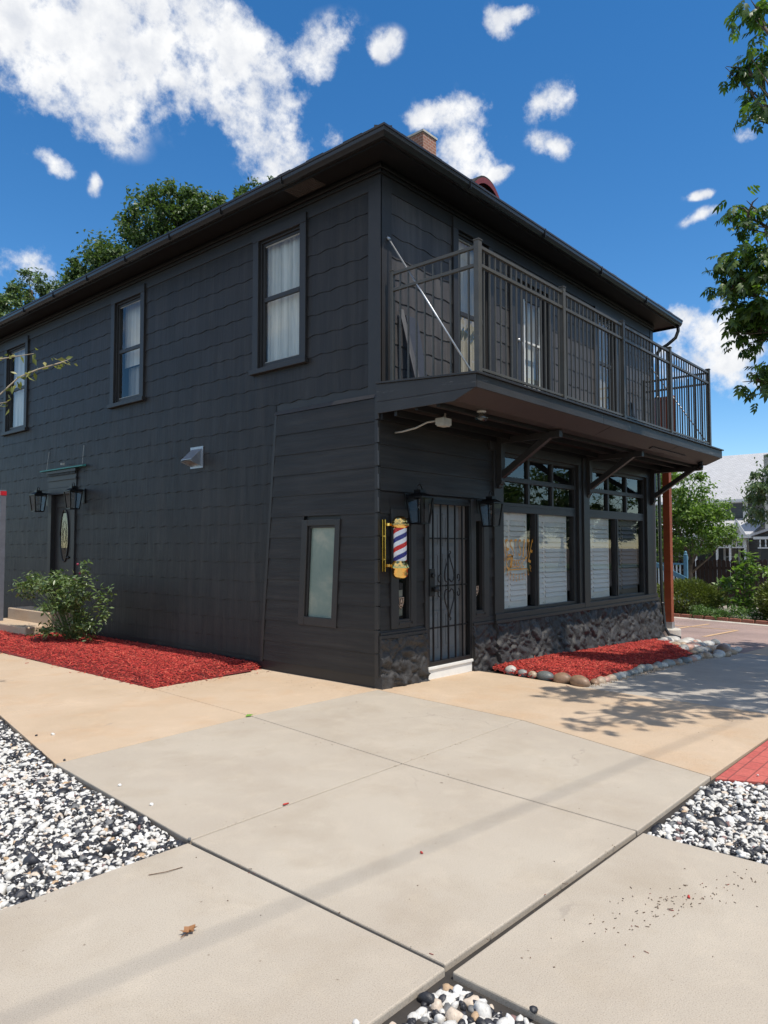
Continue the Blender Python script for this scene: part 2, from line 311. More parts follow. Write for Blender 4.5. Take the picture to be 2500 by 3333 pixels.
# ---------------------------------------------------------------- mesh helpers
class MB:
    def __init__(s): s.v = []; s.f = []; s.mi = []; s.cur = 0
    def add(s, vs, fs):
        b = len(s.v); s.v += [tuple(x) for x in vs]; s.f += [tuple(b + i for i in f) for f in fs]; s.mi += [s.cur] * len(fs); return s
    def box(s, x0, x1, y0, y1, z0, z1):
        x0, x1 = sorted((x0, x1)); y0, y1 = sorted((y0, y1)); z0, z1 = sorted((z0, z1))
        return s.add([(x0, y0, z0), (x1, y0, z0), (x1, y1, z0), (x0, y1, z0), (x0, y0, z1), (x1, y0, z1), (x1, y1, z1), (x0, y1, z1)],
                     [(0, 3, 2, 1), (4, 5, 6, 7), (0, 1, 5, 4), (1, 2, 6, 5), (2, 3, 7, 6), (3, 0, 4, 7)])
    def hexa(s, a, b):                       # two matching quads
        return s.add(list(a) + list(b), [(0, 3, 2, 1), (4, 5, 6, 7), (0, 1, 5, 4), (1, 2, 6, 5), (2, 3, 7, 6), (3, 0, 4, 7)])
    def beam(s, p, q, w, h=None, up=(0, 0, 1)):
        h = h or w; p = Vector(p); q = Vector(q); d = (q - p).normalized(); u = Vector(up)
        if abs(d.dot(u)) > .98: u = Vector((0, 1, 0))
        a = d.cross(u).normalized(); b = a.cross(d)
        f = lambda c: [c - a * w / 2 - b * h / 2, c + a * w / 2 - b * h / 2, c + a * w / 2 + b * h / 2, c - a * w / 2 + b * h / 2]
        return s.hexa(f(p), f(q))
    def prism(s, poly, z0, z1, zf=None):     # poly in xy, z functions optional
        n = len(poly); zf = zf or (lambda x, y: 0)
        vs = [(x, y, z0 + zf(x, y)) for x, y in poly] + [(x, y, z1 + zf(x, y)) for x, y in poly]
        fs = [tuple(range(n - 1, -1, -1)), tuple(range(n, 2 * n))] + [(i, (i + 1) % n, n + (i + 1) % n, n + i) for i in range(n)]
        return s.add(vs, fs)
    def extr(s, poly, d):                    # 3-D polygon pushed along d
        n = len(poly); d = Vector(d); vs = [Vector(p) for p in poly]; vs += [v + d for v in vs]
        return s.add(vs, [tuple(range(n - 1, -1, -1)), tuple(range(n, 2 * n))] + [(i, (i + 1) % n, n + (i + 1) % n, n + i) for i in range(n)])
    def tube(s, pts, rad, seg=8, cap=True):
        pts = [Vector(p) for p in pts]; rs = rad if isinstance(rad, (list, tuple)) else [rad] * len(pts)
        rings = []; prev = None
        for i, p in enumerate(pts):
            t = (pts[min(i + 1, len(pts) - 1)] - pts[max(i - 1, 0)]).normalized()
            if prev is None: a = t.cross(Vector((0, 0, 1)) if abs(t.z) < .9 else Vector((1, 0, 0))).normalized()
            else: a = (prev - t * prev.dot(t)).normalized()
            prev = a; b = t.cross(a)
            rings.append([p + (a * math.cos(2 * math.pi * k / seg) + b * math.sin(2 * math.pi * k / seg)) * rs[i] for k in range(seg)])
        vs = [v for r in rings for v in r]; fs = []
        for i in range(len(pts) - 1):
            for k in range(seg): fs.append((i * seg + k, i * seg + (k + 1) % seg, (i + 1) * seg + (k + 1) % seg, (i + 1) * seg + k))
        if cap: fs.append(tuple(range(seg - 1, -1, -1))); fs.append(tuple((len(pts) - 1) * seg + k for k in range(seg)))
        return s.add(vs, fs)
    def lathe(s, prof, c, seg=32):
        vs = []; fs = []
        for r, z in prof:
            vs += [(c[0] + r * math.cos(2 * math.pi * k / seg), c[1] + r * math.sin(2 * math.pi * k / seg), c[2] + z) for k in range(seg)]
        for i in range(len(prof) - 1):
            for k in range(seg): fs.append((i * seg + k, i * seg + (k + 1) % seg, (i + 1) * seg + (k + 1) % seg, (i + 1) * seg + k))
        fs.append(tuple(range(seg - 1, -1, -1))); fs.append(tuple((len(prof) - 1) * seg + k for k in range(seg)))
        return s.add(vs, fs)
    def build(s, name, mat, parent=None, bevel=0, smooth=False, label=None, org=None):
        o0 = Vector(org) if org else (wloc(parent) if parent else Vector((0, 0, 0)))
        me = bpy.data.meshes.new(name); me.from_pydata([tuple(Vector(v) - o0) for v in s.v], [], s.f)
        for mm in (mat if isinstance(mat, (list, tuple)) else [mat]): me.materials.append(MT[mm])
        if isinstance(mat, (list, tuple)): me.polygons.foreach_set('material_index', s.mi)
        if smooth: me.polygons.foreach_set('use_smooth', [True] * len(me.polygons))
        me.update()
        o = bpy.data.objects.new(name, me); COL.objects.link(o)
        if parent: o.parent = parent; o.location = o0 - wloc(parent)
        else: o.location = o0
        if bevel:
            b = o.modifiers.new('bevel', 'BEVEL'); b.width = bevel; b.segments = 2; b.limit_method = 'ANGLE'; b.angle_limit = R(40)
        if label: o['label'] = label
        return o
def wloc(o):
    v = Vector((0, 0, 0))
    while o: v += Vector(o.location); o = o.parent
    return v
def tag(o, label, cat, group=None, kind=None):
    if label: o['label'] = label
    if cat: o['category'] = cat
    if group: o['group'] = group
    if kind: o['kind'] = kind
    return o
def thing(name, label, cat, loc=(0, 0, 0), group=None):
    o = bpy.data.objects.new(name, None); COL.objects.link(o); o.location = loc; o.empty_display_size = .1
    return tag(o, label, cat, group)
def copy_tree(o, parent=None, loc=None, label=None):
    c = o.copy(); COL.objects.link(c)
    if parent: c.parent = parent
    if loc is not None: c.location = loc
    if label: c['label'] = label
    for ch in list(o.children): copy_tree(ch, c)
    return c

def gz(x, y=0):
    if x < 1: return 0.
    if x < 11: return -.036 * (x - 1)
    return -.36 - .021 * (min(x, 60) - 11)

# vectorised instancing into one mesh
def rmats(n, yaw=None, tilt=None, roll=None):
    a = rng.uniform(0, 2 * np.pi, n) if yaw is None else yaw
    b = rng.uniform(-np.pi / 2, np.pi / 2, n) if tilt is None else tilt
    c = rng.uniform(0, 2 * np.pi, n) if roll is None else roll
    z = np.zeros(n); o = np.ones(n)
    Rz = np.stack([np.cos(a), -np.sin(a), z, np.sin(a), np.cos(a), z, z, z, o], 1).reshape(n, 3, 3)
    Ry = np.stack([np.cos(b), z, np.sin(b), z, o, z, -np.sin(b), z, np.cos(b)], 1).reshape(n, 3, 3)
    Rx = np.stack([o, z, z, z, np.cos(c), -np.sin(c), z, np.sin(c), np.cos(c)], 1).reshape(n, 3, 3)
    return Rz @ Ry @ Rx
class Inst:
    def __init__(s): s.V = []; s.F = []; s.n = 0; s.k = None
    def add(s, pv, pf, pos, rot, sc):
        pv = np.asarray(pv, float); pf = np.asarray(pf, int); n = len(pos)
        sc = np.asarray(sc, float); sc = sc.reshape(n, 1, -1) if sc.ndim else np.full((n, 1, 1), sc)
        v = (pv[None] * sc) @ np.transpose(rot, (0, 2, 1)) + pos[:, None, :]
        f = pf[None] + (np.arange(n) * len(pv))[:, None, None] + s.n
        s.V.append(v.reshape(-1, 3)); s.F.append(f.reshape(-1, pf.shape[1])); s.n += n * len(pv)
    def build(s, name, mat, parent=None, smooth=False):
        V = np.concatenate(s.V); F = np.concatenate(s.F); k = F.shape[1]
        if parent is not None: V = V - np.array(wloc(parent))
        me = bpy.data.meshes.new(name); me.vertices.add(len(V)); me.vertices.foreach_set('co', V.ravel().astype(np.float32))
        me.loops.add(F.size); me.loops.foreach_set('vertex_index', F.ravel().astype(np.int32))
        me.polygons.add(len(F)); me.polygons.foreach_set('loop_start', (np.arange(len(F)) * k).astype(np.int32))
        if smooth: me.polygons.foreach_set('use_smooth', np.ones(len(F), bool))
        me.materials.append(MT[mat]); me.update(calc_edges=True)
        o = bpy.data.objects.new(name, me); COL.objects.link(o)
        if parent is not None: o.parent = parent
        return o
LEAF = ([(0, 0, 0), (.45, .24, .05), (1, 0, -.08), (.45, -.24, .05)], [(0, 1, 2), (0, 2, 3)])
def compound(nl=7, ll=.44, lw=.24):
    V = []; F = []
    def leaf(p, ang, l, droop):
        d = Vector((math.cos(ang), math.sin(ang), -droop)).normalized(); s_ = Vector((-math.sin(ang), math.cos(ang), 0)); b = len(V)
        p = Vector(p)
        V.extend([tuple(p), tuple(p + d * l * .28 + s_ * l * lw * .85 + Vector((0, 0, .02))), tuple(p + d * l * .62 + s_ * l * lw * .7 + Vector((0, 0, .0))), tuple(p + d * l + Vector((0, 0, -.05))),
                  tuple(p + d * l * .62 - s_ * l * lw * .7), tuple(p + d * l * .28 - s_ * l * lw * .85 + Vector((0, 0, .02)))])
        F.extend([(b, b + 1, b + 5), (b + 1, b + 2, b + 5), (b + 2, b + 4, b + 5), (b + 2, b + 3, b + 4)])
    b = len(V); V.extend([(0, -.006, 0), (.62, -.004, -.05), (.62, .004, -.05)]); F.append((b, b + 1, b + 2))
    for i in range(nl // 2):
        x = .16 + .2 * i
        for s_ in (-1, 1): leaf((x, 0, -.08 * x), s_ * R(52 - 5 * i), ll, .25 + .1 * i)
    leaf((.62, 0, -.05), 0, ll * 1.1, .35)
    return V, F
COMP = compound()

def clump_points(clumps, n, sub=14, sig=.17, shell=.45, squash=1.0):
    """leaf positions: clumps of (centre, radii); each clump has sub-clusters so that gaps stay"""
    vol = np.array([r[0] * r[1] * r[2] for c, r in clumps]) ** .8; vol /= vol.sum(); out = []
    for (c, r), w in zip(clumps, vol):
        k = max(20, int(n * w)); d = rng.normal(size=(sub, 3)); d /= np.linalg.norm(d, axis=1)[:, None]
        cen = d * (shell + (1 - shell) * rng.uniform(size=(sub, 1)) ** .6)
        idx = rng.integers(0, sub, k); p = cen[idx] + rng.normal(size=(k, 3)) * sig * np.array([1, 1, .7]) * rng.uniform(.4, 1.35, (sub, 1))[idx]
        out.append(p * np.array(r) + np.array(c))
    return np.concatenate(out)
def branches(mb, base, clumps, r0, trunk_top=None, bend=.3):
    base = Vector(base); tt = Vector(trunk_top) if trunk_top else base + (Vector(clumps[0][0]) - base) * .5
    n = 6; pts = [base.lerp(tt, i / n) + Vector((rnd.uniform(-1, 1), rnd.uniform(-1, 1), 0)) * r0 * .35 * (i > 0) for i in range(n + 1)]
    mb.tube(pts, [r0 * (1.25 - .75 * (i / n)) if i else r0 * 1.5 for i in range(n + 1)], 10)
    for c, r in clumps:
        c = Vector(c); s0 = pts[rnd.randint(3, n)]; mid = s0.lerp(c, .5) + Vector((rnd.uniform(-bend, bend), rnd.uniform(-bend, bend), rnd.uniform(0, bend)))
        mb.tube([s0, s0.lerp(mid, .5), mid, mid.lerp(c, .6), c], [r0 * .42, r0 * .33, r0 * .24, r0 * .15, r0 * .07], 6)
        for q in range(7):
            d = Vector((rnd.gauss(0, 1), rnd.gauss(0, 1), rnd.gauss(.2, .8))).normalized(); e = c + Vector((d.x * r[0], d.y * r[1], d.z * r[2])) * .85
            st = mid.lerp(c, rnd.uniform(.3, 1)); mb.tube([st, st.lerp(e, .5) + Vector((0, 0, .06)), e], [r0 * .09, r0 * .06, r0 * .02], 4, False)
def tree(name, label, cat, base, clumps, n, leaf, mat, r0, trunk_top=None, group=None, sub=14, sig=.17, proto=LEAF, tilt=None, shell=.45):
    t = thing(name, label, cat, base, group)
    mb = MB(); branches(mb, base, clumps, r0, trunk_top); mb.build('trunk', 'bark', t, smooth=True)
    p = clump_points(clumps, n, sub, sig, shell); k = len(p); I = Inst()
    I.add(proto[0], proto[1], p, rmats(k, tilt=rng.normal(.5, .5, k) if tilt is None else rng.normal(tilt, .4, k), roll=rng.normal(0, .6, k)), leaf * rng.uniform(.6, 1.25, k))
    I.build('crown', mat, t); return t

# ---------------------------------------------------------------- ground
mb = MB()
xs = [-600, -60, -20, 0, 1, 3, 6, 9, 11, 15, 20, 30, 45, 60, 200, 900]; ys = [-600, -60, -30, -10, 0, 15, 60, 900]
for i in range(len(xs) - 1):
    for j in range(len(ys) - 1):
        q = [(xs[i], ys[j]), (xs[i + 1], ys[j]), (xs[i + 1], ys[j + 1]), (xs[i], ys[j + 1])]
        mb.add([(x, y, gz(x) - .11) for x, y in q], [(0, 1, 2, 3)])
tag(mb.build('ground', 'soil'), None, None, kind='structure')

def slab(name, poly, mat, top=0., th=.1, zf=None, bev=.008, inset=.006):
    c = Vector((sum(p[0] for p in poly) / len(poly), sum(p[1] for p in poly) / len(poly)))
    pl = []
    n = len(poly)
    for i in range(n):                                 # inset each corner to leave the joint
        p = Vector(poly[i]); a = (Vector(poly[i - 1]) - p).normalized(); b = (Vector(poly[(i + 1) % n]) - p).normalized()
        bis = a + b
        s_ = abs(a.x * b.y - a.y * b.x)
        if bis.length > 1e-3 and s_ > .05: p = p + bis * (inset / s_)
        pl.append((p.x, p.y))
    m_ = MB(); m_.prism(pl, top - th, top, zf or (lambda x, y: gz(x)))
    o = m_.build(name, mat, bevel=bev); return tag(o, None, None, kind='structure')
mb = MB(); mb.prism([(-5.2, -8), (9, -8), (9, 0), (0.2, 0), (0.2, 12), (-5.2, 12)], -.09, -.03)
P = lambda *a: slab(*a)
A = (-3.86, -2.05); B = (-1.99, -2.02); Cc = (-2.1, -3.86); D = (-3.90, -3.83); J5 = (-1.77, .05); J6 = (-.206, -1.99); J7 = (-3.70, -.07); J9 = (-.80, -3.86)
slab('pavement', [(-9, -2.07), (-9, -3.85), (-3.905, -3.845), (-3.875, -2.065)], 'concrete', bev=.007, inset=.0065)      # slab to the left
slab('pavement', [(-3.92, -3.865), (-4.02, -9), (-2.02, -9), (-2.10, -3.885)], 'concrete', bev=.007, inset=.0065)
slab('pavement', [D, Cc, B, A], 'concrete', bev=.007, inset=.0065)
slab('pavement', [A, B, J5, J7], 'concrete', bev=.007, inset=.004)
slab('pavement', [Cc, J9, J6, B], 'concrete', bev=.007, inset=.004)
slab('pavement', [B, J6, (-.02, -.02), J5], 'concrete', bev=.007, inset=.004)
slab('pavement', [J7, J5, (-1.66, 1.96), (-3.33, 1.94)], 'concrete_tan', inset=.003, bev=.005)
slab('pavement', [(-3.33, 1.94), (-1.66, 1.96), (-1.66, 3.8), (-2.95, 3.8)], 'concrete_tan', inset=.002, bev=.004)
slab('pavement', [(-2.95, 3.8), (-1.66, 3.8), (-1.62, 9.5), (-2.0, 9.5)], 'concrete_tan', inset=.002, bev=.004)
slab('pavement', [J5, (-.02, -.02), (.15, .0), (.15, 2.1), (-1.66, 1.96)], 'concrete_tan', inset=.003, bev=.005)
slab('pavement', [J6, J9, (1.68, -3.88), (1.75, -1.98)], 'concrete_tan', inset=.001, bev=.003)
slab('pavement', [(-.02, -.02), J6, (1.75, -1.98), (1.8, -1.62), (1.93, -.42), (1.93, .25), (.0, .25)], 'concrete_tan', inset=.001, bev=.003)
xj = [1.75] + [1.75 + 1.87 * i for i in range(1, 26)]
for i in range(len(xj) - 1):
    yb = -1.64 if xj[i] < 6.5 else -1.86
    slab('pavement', [(xj[i], yb), (xj[i] - .05, -3.88), (xj[i + 1] - .05, -3.88), (xj[i + 1], yb)], 'concrete_grey' if xj[i] < 7 else 'concrete_tan', inset=.006, bev=.006)
mb = MB(); mb.prism([(-5.6, -8), (60, -8), (60, 0.1), (0.2, 0.3), (0.2, 12), (-5.6, 12)], -.05, -.022, lambda x, y: 0)
mb.v = [(x, y, z + gz(x)) for x, y, z in mb.v]
# (fine strips so that the bed follows the slope)
mb = MB()
for i in range(-6, 60): mb.prism([(i, -8), (i + 1, -8), (i + 1, .2 if i > 0 else 12), (i, .2 if i > 0 else 12)], -.06, -.03, lambda x, y: gz(x))
tag(mb.build('ground_bed', 'dark_joint'), None, None, kind='structure').name = 'soil_bed'
mb = MB(); mb.prism([(-.80, -3.885), (.9, -3.9), (.9, -8), (-.62, -8), (-.62, -4.25)], -.08, -.006, lambda x, y: gz(x)); tag(mb.build('brick_paving', 'red_brick_paver', bevel=.006), None, None, kind='structure')
# parking lot
lot = MB(); X0, X1 = 6.75, 15.2
for i in range(9):
    xa = X0 + (X1 - X0) * i / 9; xb = X0 + (X1 - X0) * (i + 1) / 9
    lot.add([(xa, -1.87, gz(xa) - .012), (xb, -1.87, gz(xb) - .012), (xb + (1.0 if i == 8 else 0), 9, gz(xb) - .012), (xa, 9, gz(xa) - .012)], [(0, 1, 2, 3)])
lot.add([(15.2, -1.87, gz(15.2) - .012), (15.6, -1.87, gz(15.6) - .012), (17.3, 9, gz(17.3) - .012), (16.2, 9, gz(16.2) - .012)], [(0, 1, 2, 3)])
tag(lot.build('parking_lot', 'asphalt_pink'), None, None, kind='structure')
ln = MB()
for (x0, y0, x1, y1) in [(10.3, -.3, 12.6, -.35), (12.6, -.35, 12.9, 2.5), (11.2, .9, 13.9, .7)]:
    d = Vector((x1 - x0, y1 - y0)).normalized(); q = Vector((-d.y, d.x)) * .05; a = Vector((x0, y0)); b = Vector((x1, y1))
    ln.add([(*p, gz(p.x) - .006) for p in (a - q, b - q, b + q, a + q)], [(0, 1, 2, 3)])
tag(ln.build('parking_line', 'lot_line'), None, None, kind='structure')
# garden bed beyond the lot
gb = MB()
for i in range(10):
    xa = 14.4 + i; gb.add([(xa, -6, gz(xa) + .02), (xa + 1, -6, gz(xa + 1) + .02), (xa + 1, 14, gz(xa + 1) + .02), (xa, 14, gz(xa) + .02)], [(0, 1, 2, 3)])
m = Mat('garden_bed'); m.col(m.ramp(m.noise(45, 4, .8), [(.3, (.16, .12, .10)), (.5, (.35, .30, .26)), (.7, (.55, .50, .46))])).set(Roughness=.9).bump(m.noise(60, 4, .8), 1, .03); MT['garden_bed'] = m.m
cut = gb; gb = MB()
ed = [(14.2, -1.9), (14.75, -.2), (15.35, 1.6), (15.9, 4), (17, 9)]
for i in range(len(ed) - 1):
    (xa, ya), (xb, yb) = ed[i], ed[i + 1]
    gb.add([(xa + .1, ya, gz(xa) + .03), (26, ya, gz(26) + .03), (26, yb, gz(26) + .03), (xb + .1, yb, gz(xb) + .03)], [(0, 1, 2, 3)])
tag(gb.build('garden_bed', 'garden_bed'), None, None, kind='structure')

# gravel
import bmesh
def ico(sub):
    bm = bmesh.new(); bmesh.ops.create_icosphere(bm, subdivisions=sub, radius=1)
    v = [tuple(x.co) for x in bm.verts]; f = [tuple(x.index for x in fc.verts) for fc in bm.faces]; bm.free(); return v, f
ICO1 = ico(1); ICO2 = ico(2)
def pebbles(sub, k, rough):
    out = []
    for i in range(k):
        v, f = ICO1 if sub == 1 else ICO2; off = Vector((i * 7.3, 1, 2)); vv = []
        pl = [Vector((rnd.gauss(0, 1), rnd.gauss(0, 1), rnd.gauss(0, 1))).normalized() for _ in range(9)]
        for p in v:
            p = Vector(p); q = p * (1 + rough * mn.noise(p * 1.1 + off) + rough * .5 * mn.noise(p * 2.3 + off))
            for n_ in pl:
                d = q.dot(n_)
                if d > .72: q = q - n_ * (d - .72)
            vv.append(tuple(q))
        out.append((vv, f))
    return out
PEB = pebbles(2, 6, .35)
def inside(px, py, poly):
    r = np.zeros(len(px), bool); n = len(poly)
    for i in range(n):
        x0, y0 = poly[i]; x1, y1 = poly[(i + 1) % n]
        c = ((y0 > py) != (y1 > py)); xx = (x1 - x0) * (py - y0) / ((y1 - y0) if y1 != y0 else 1e-9) + x0
        r ^= c & (px < xx)
    return r
def gravel(poly, dens, label, size, zt=-.02):
    P_ = np.array(poly); lo = P_.min(0); hi = P_.max(0); n = int(dens * np.prod(hi - lo)); px = rng.uniform(lo[0], hi[0], n); py = rng.uniform(lo[1], hi[1], n)
    k = inside(px, py, poly); kk = rng.uniform(size=n) < .004; sx = px + rng.normal(0, .16, n); sy = py + rng.normal(0, .16, n); out_ = kk & ~inside(sx, sy, poly) & k
    ox, oy = sx[out_], sy[out_]; px, py = np.concatenate([px[k], ox]), np.concatenate([py[k], oy]); n = len(px); I = Inst(); idx = rng.integers(0, len(PEB), n)
    pz = zt + rng.uniform(-.016, .006, n) + .008 * np.sin(px * 5 + py * 3)
    if len(ox): pz[-len(ox):] = .006
    for j in range(len(PEB)):
        s_ = idx == j; k_ = s_.sum(); sc = size * rng.lognormal(0, .36, k_)[:, None] * rng.uniform(.72, 1.25, (k_, 3)) * np.array([1.1, .95, .72])
        I.add(PEB[j][0], PEB[j][1], np.stack([px[s_], py[s_], pz[s_]], 1), rmats(k_, tilt=rng.normal(0, .4, k_), roll=rng.normal(0, .4, k_)), sc)
    o = I.build('gravel', 'gravel'); return tag(o, label, 'gravel', kind='stuff')
gravel([(-5.6, -2.075), (-3.89, -2.085), (-3.72, -.08), (-3.35, 1.92), (-3.0, 3.8), (-4.6, 3.8)], 4800, 'black and white gravel bed left of the walkway', .0138)
gravel([(-2.07, -3.905), (-2.0, -5.2), (.6, -5.2), (-.66, -4.27), (-.83, -3.905)], 4600, 'black and white gravel bed beside the red brick paving', .0142)
gravel([(-3.945, -3.88), (-4.7, -3.875), (-4.7, -4.8), (-3.97, -4.8)], 3000, 'black and white gravel corner at the foot of the picture', .0175, -.025)
mb = MB(); mb.prism([(-7, -2.0), (-3.8, -2.0), (-3.3, 4), (-7, 4)], -.08, -.042); mb.prism([(-2.2, -3.87), (1.5, -3.87), (1.5, -8), (-2.2, -8)], -.08, -.042); mb.prism([(-6, -3.83), (-3.9, -3.83), (-3.9, -8), (-6, -8)], -.08, -.046)
mb2 = MB()
tag(mb.build('gravel_bed', 'gravel_base'), None, None, kind='structure')

# mulch
BOX = ([(-.5, -.5, -.5), (.5, -.35, -.5), (.5, .35, -.5), (-.5, .5, -.5), (-.5, -.3, .5), (.42, -.3, .4), (.5, .2, .5), (-.4, .4, .5)], [(0, 3, 2, 1), (4, 5, 6, 7), (0, 1, 5, 4), (1, 2, 6, 5), (2, 3, 7, 6), (3, 0, 4, 7)])
def mulch(poly, dens, h, label, zf):
    P_ = np.array(poly); lo = P_.min(0) - .03; hi = P_.max(0) + .03; n = int(dens * np.prod(hi - lo)); px = rng.uniform(lo[0], hi[0], n); py = rng.uniform(lo[1], hi[1], n)
    k = inside(px, py, poly); px, py = px[k], py[k]; n = len(px)
    pz = np.array([zf(a, b) for a, b in zip(px, py)]) + rng.uniform(-.006, .012, n)
    far_ = rng.uniform(size=n) < .035; px += rng.normal(0, .012, n) + far_ * rng.normal(0, .10, n); py += rng.normal(0, .012, n) + far_ * rng.normal(0, .10, n)
    o_ = ~inside(px, py, poly); pz[o_] = np.minimum(pz[o_], np.array([gz(a) + .006 for a in px[o_]]))
    I = Inst(); L_ = rng.lognormal(math.log(.044), .4, n)
    I.add(BOX[0], BOX[1], np.stack([px, py, pz], 1), rmats(n, tilt=rng.normal(0, .28, n), roll=rng.normal(0, .5, n)), np.stack([L_, rng.uniform(.005, .013, n), rng.uniform(.002, .007, n)], 1))
    return tag(I.build('mulch', 'mulch'), label, 'mulch', kind='stuff')
def edge_h(poly, h, w):
    def f(x, y):
        d = 9
        for i in range(len(poly)):
            a = Vector(poly[i]); b = Vector(poly[(i + 1) % len(poly)]); p = Vector((x, y)); ab = b - a; t = max(0, min(1, (p - a).dot(ab) / ab.length_squared)); d = min(d, (a + ab * t - p).length)
        t = min(1, d / w); return h * (1 - (1 - t) ** 2) + .012 * mn.noise(Vector((x * 2.5, y * 2.5, 0)))
    return f
mp1 = [(-1.66, 1.97), (-.9, 1.98), (-.2, 2.03), (.14, 2.12), (.2, 3), (.2, 12), (-1.6, 12), (-1.63, 6)]
mp2 = [(1.90, -1.50), (1.97, -.9), (2.02, -.45), (2.3, .0), (8.2, .05), (7.9, -.55), (6.4, -1.3), (5.4, -1.48)]
hf1 = edge_h(mp1, .10, .45); f1 = lambda x, y: hf1(x, y)
hf2 = edge_h(mp2, .075, .35); f2 = lambda x, y: hf2(x, y) + gz(x) + .012
def mulch_bed(poly, f, st=.12):
    P_ = np.array(poly); lo = P_.min(0); hi = P_.max(0); nx = int((hi[0] - lo[0]) / st) + 1; ny = int((hi[1] - lo[1]) / st) + 1; m_ = MB()
    for i in range(nx):
        for j in range(ny):
            q = [(lo[0] + (i + a) * st, lo[1] + (j + b) * st) for a, b in ((0, 0), (1, 0), (1, 1), (0, 1))]
            c = np.array(q).mean(0)
            if inside(np.array([c[0]]), np.array([c[1]]), poly)[0]: m_.add([(x, y, f(x, y) - .004) for x, y in q], [(0, 1, 2, 3)])
    tag(m_.build('mulch_bed', 'mulch_base'), None, None, kind='structure')
mulch_bed(mp1, f1); mulch_bed(mp2, f2)
mulch([(a, min(b, 11.5)) for a, b in mp1], 2600, 0, 'red bark mulch bed along the left wall around the rose bush', f1)
mulch(mp2, 3300, 0, 'red bark mulch bed under the shop windows inside the river stones', f2)

# fallen bits on the paving
def scatter(pts, sc, name, mat, label, cat, kind=None):
    n = len(pts); I = Inst(); I.add(BOX[0], BOX[1], np.array(pts), rmats(n, tilt=rng.normal(0, .1, n), roll=rng.normal(0, .3, n)), sc); return tag(I.build(name, mat), label, cat, kind=kind)
pts = []; scs = []
for i in range(400):
    k = rnd.random()
    if k < .30: tt = rnd.gauss(0, 1); x, y = -2.8 + tt * .30 + rnd.gauss(0, .10), -4.33 - tt * .12 + rnd.gauss(0, .07)
    elif k < .55: x, y = rnd.uniform(-1.9, 0), 1.9 + abs(rnd.gauss(0, .1)) * -1 + 0
    elif k < .66: x, y = rnd.uniform(-.6, 0.05), rnd.uniform(.1, 2)
    elif k < .80: x, y = rnd.choice([(-3.88 + rnd.gauss(0, .012), rnd.uniform(-3.8, -2.1)), (rnd.uniform(-3.9, -2.1), -3.85 + rnd.gauss(0, .012)), (-1.99 + rnd.gauss(0, .01), rnd.uniform(-3.8, 0)), (rnd.uniform(-3.8, -.2), -2.03 + rnd.gauss(0, .01))])
    else: x, y = rnd.uniform(-5, 1.5), rnd.uniform(-4.6, 2)
    if (x < -3.85 and y > -2.1) or (x > -2.05 and y < -3.86) or (x < -3.85 and y < -3.8): continue
    pts.append((x, y, .003)); l = rnd.uniform(.003, .009) if rnd.random() < .75 else rnd.uniform(.01, .022); scs.append((l, rnd.uniform(.002, .005), .002))
scatter(pts, np.array(scs), 'debris', 'debris', 'scattered twigs, seeds and bark crumbs on the paving', 'debris', 'stuff')
def chip(name, loc, l, w, yaw, mat, label, cat, group=None):
    I = Inst(); n = 1; I.add(BOX[0], BOX[1], np.array([loc]), rmats(1, np.array([yaw]), np.array([.1]), np.array([.2])), np.array([[l, w, .006]])); o = I.build(name, mat); return tag(o, label, cat, group)
chip('bark_chip', (-3.14, -2.03, .006), .05, .012, .1, 'mulch', 'curved red bark chip beside the joint in the middle of the walkway', 'bark chip')
chip('bark_chip', (-3.15, -3.12, .006), .026, .014, .9, 'mulch', 'red bark chip lying in the wide joint of the paving', 'bark chip')
chip('bark_chip', (-2.72, -4.35, .006), .028, .013, .4, 'mulch', 'red bark chip on the right foreground slab', 'bark chip')
mb = MB(); c = Vector((-4.42, -2.88, .006))
lv = [(.034 * (1 + .35 * math.sin(k * 2.4)) * math.cos(k * .42), .02 * (1 + .3 * math.cos(k * 3.1)) * math.sin(k * .42), .006 + .012 * abs(math.sin(k * 1.3))) for k in range(15)]
mb.add([tuple(c)] + [tuple(c + Vector(p)) for p in lv], [(0, i + 1, (i + 1) % 15 + 1) for i in range(15)]); mb.tube([c, c + Vector((-.05, -.02, .004))], .0015, 5)
simple('dry_leaf', (.28, .13, .05), .7); simple('green_leaf', (.14, .28, .04), .5)
tag(mb.build('dry_leaf', 'dry_leaf', org=tuple(c)), 'curled dry brown leaf on the left foreground slab', 'leaf')
mb = MB(); c = Vector((-1.80, .03, .01)); mb.add([tuple(c + Vector(p)) for p in ((-.05, 0, 0), (-.01, .022, .012), (.05, .005, .004), (0, -.02, 0))], [(0, 1, 2), (0, 2, 3)]); mb.tube([c + Vector((.05, .005, .004)), c + Vector((.08, .0, .004))], .001, 4)
tag(mb.build('green_leaf', 'green_leaf', org=tuple(c)), 'small green leaf on the corner where tan and grey slabs meet', 'leaf')
mb = MB(); mb.tube([(-4.24, -2.27, .004), (-4.17, -2.31, .007), (-4.08, -2.32, .004)], .0022, 5)
tag(mb.build('twig', 'debris', org=(-4.2, -2.3, 0)), 'thin brown twig on the left slab near the gravel edge', 'twig')

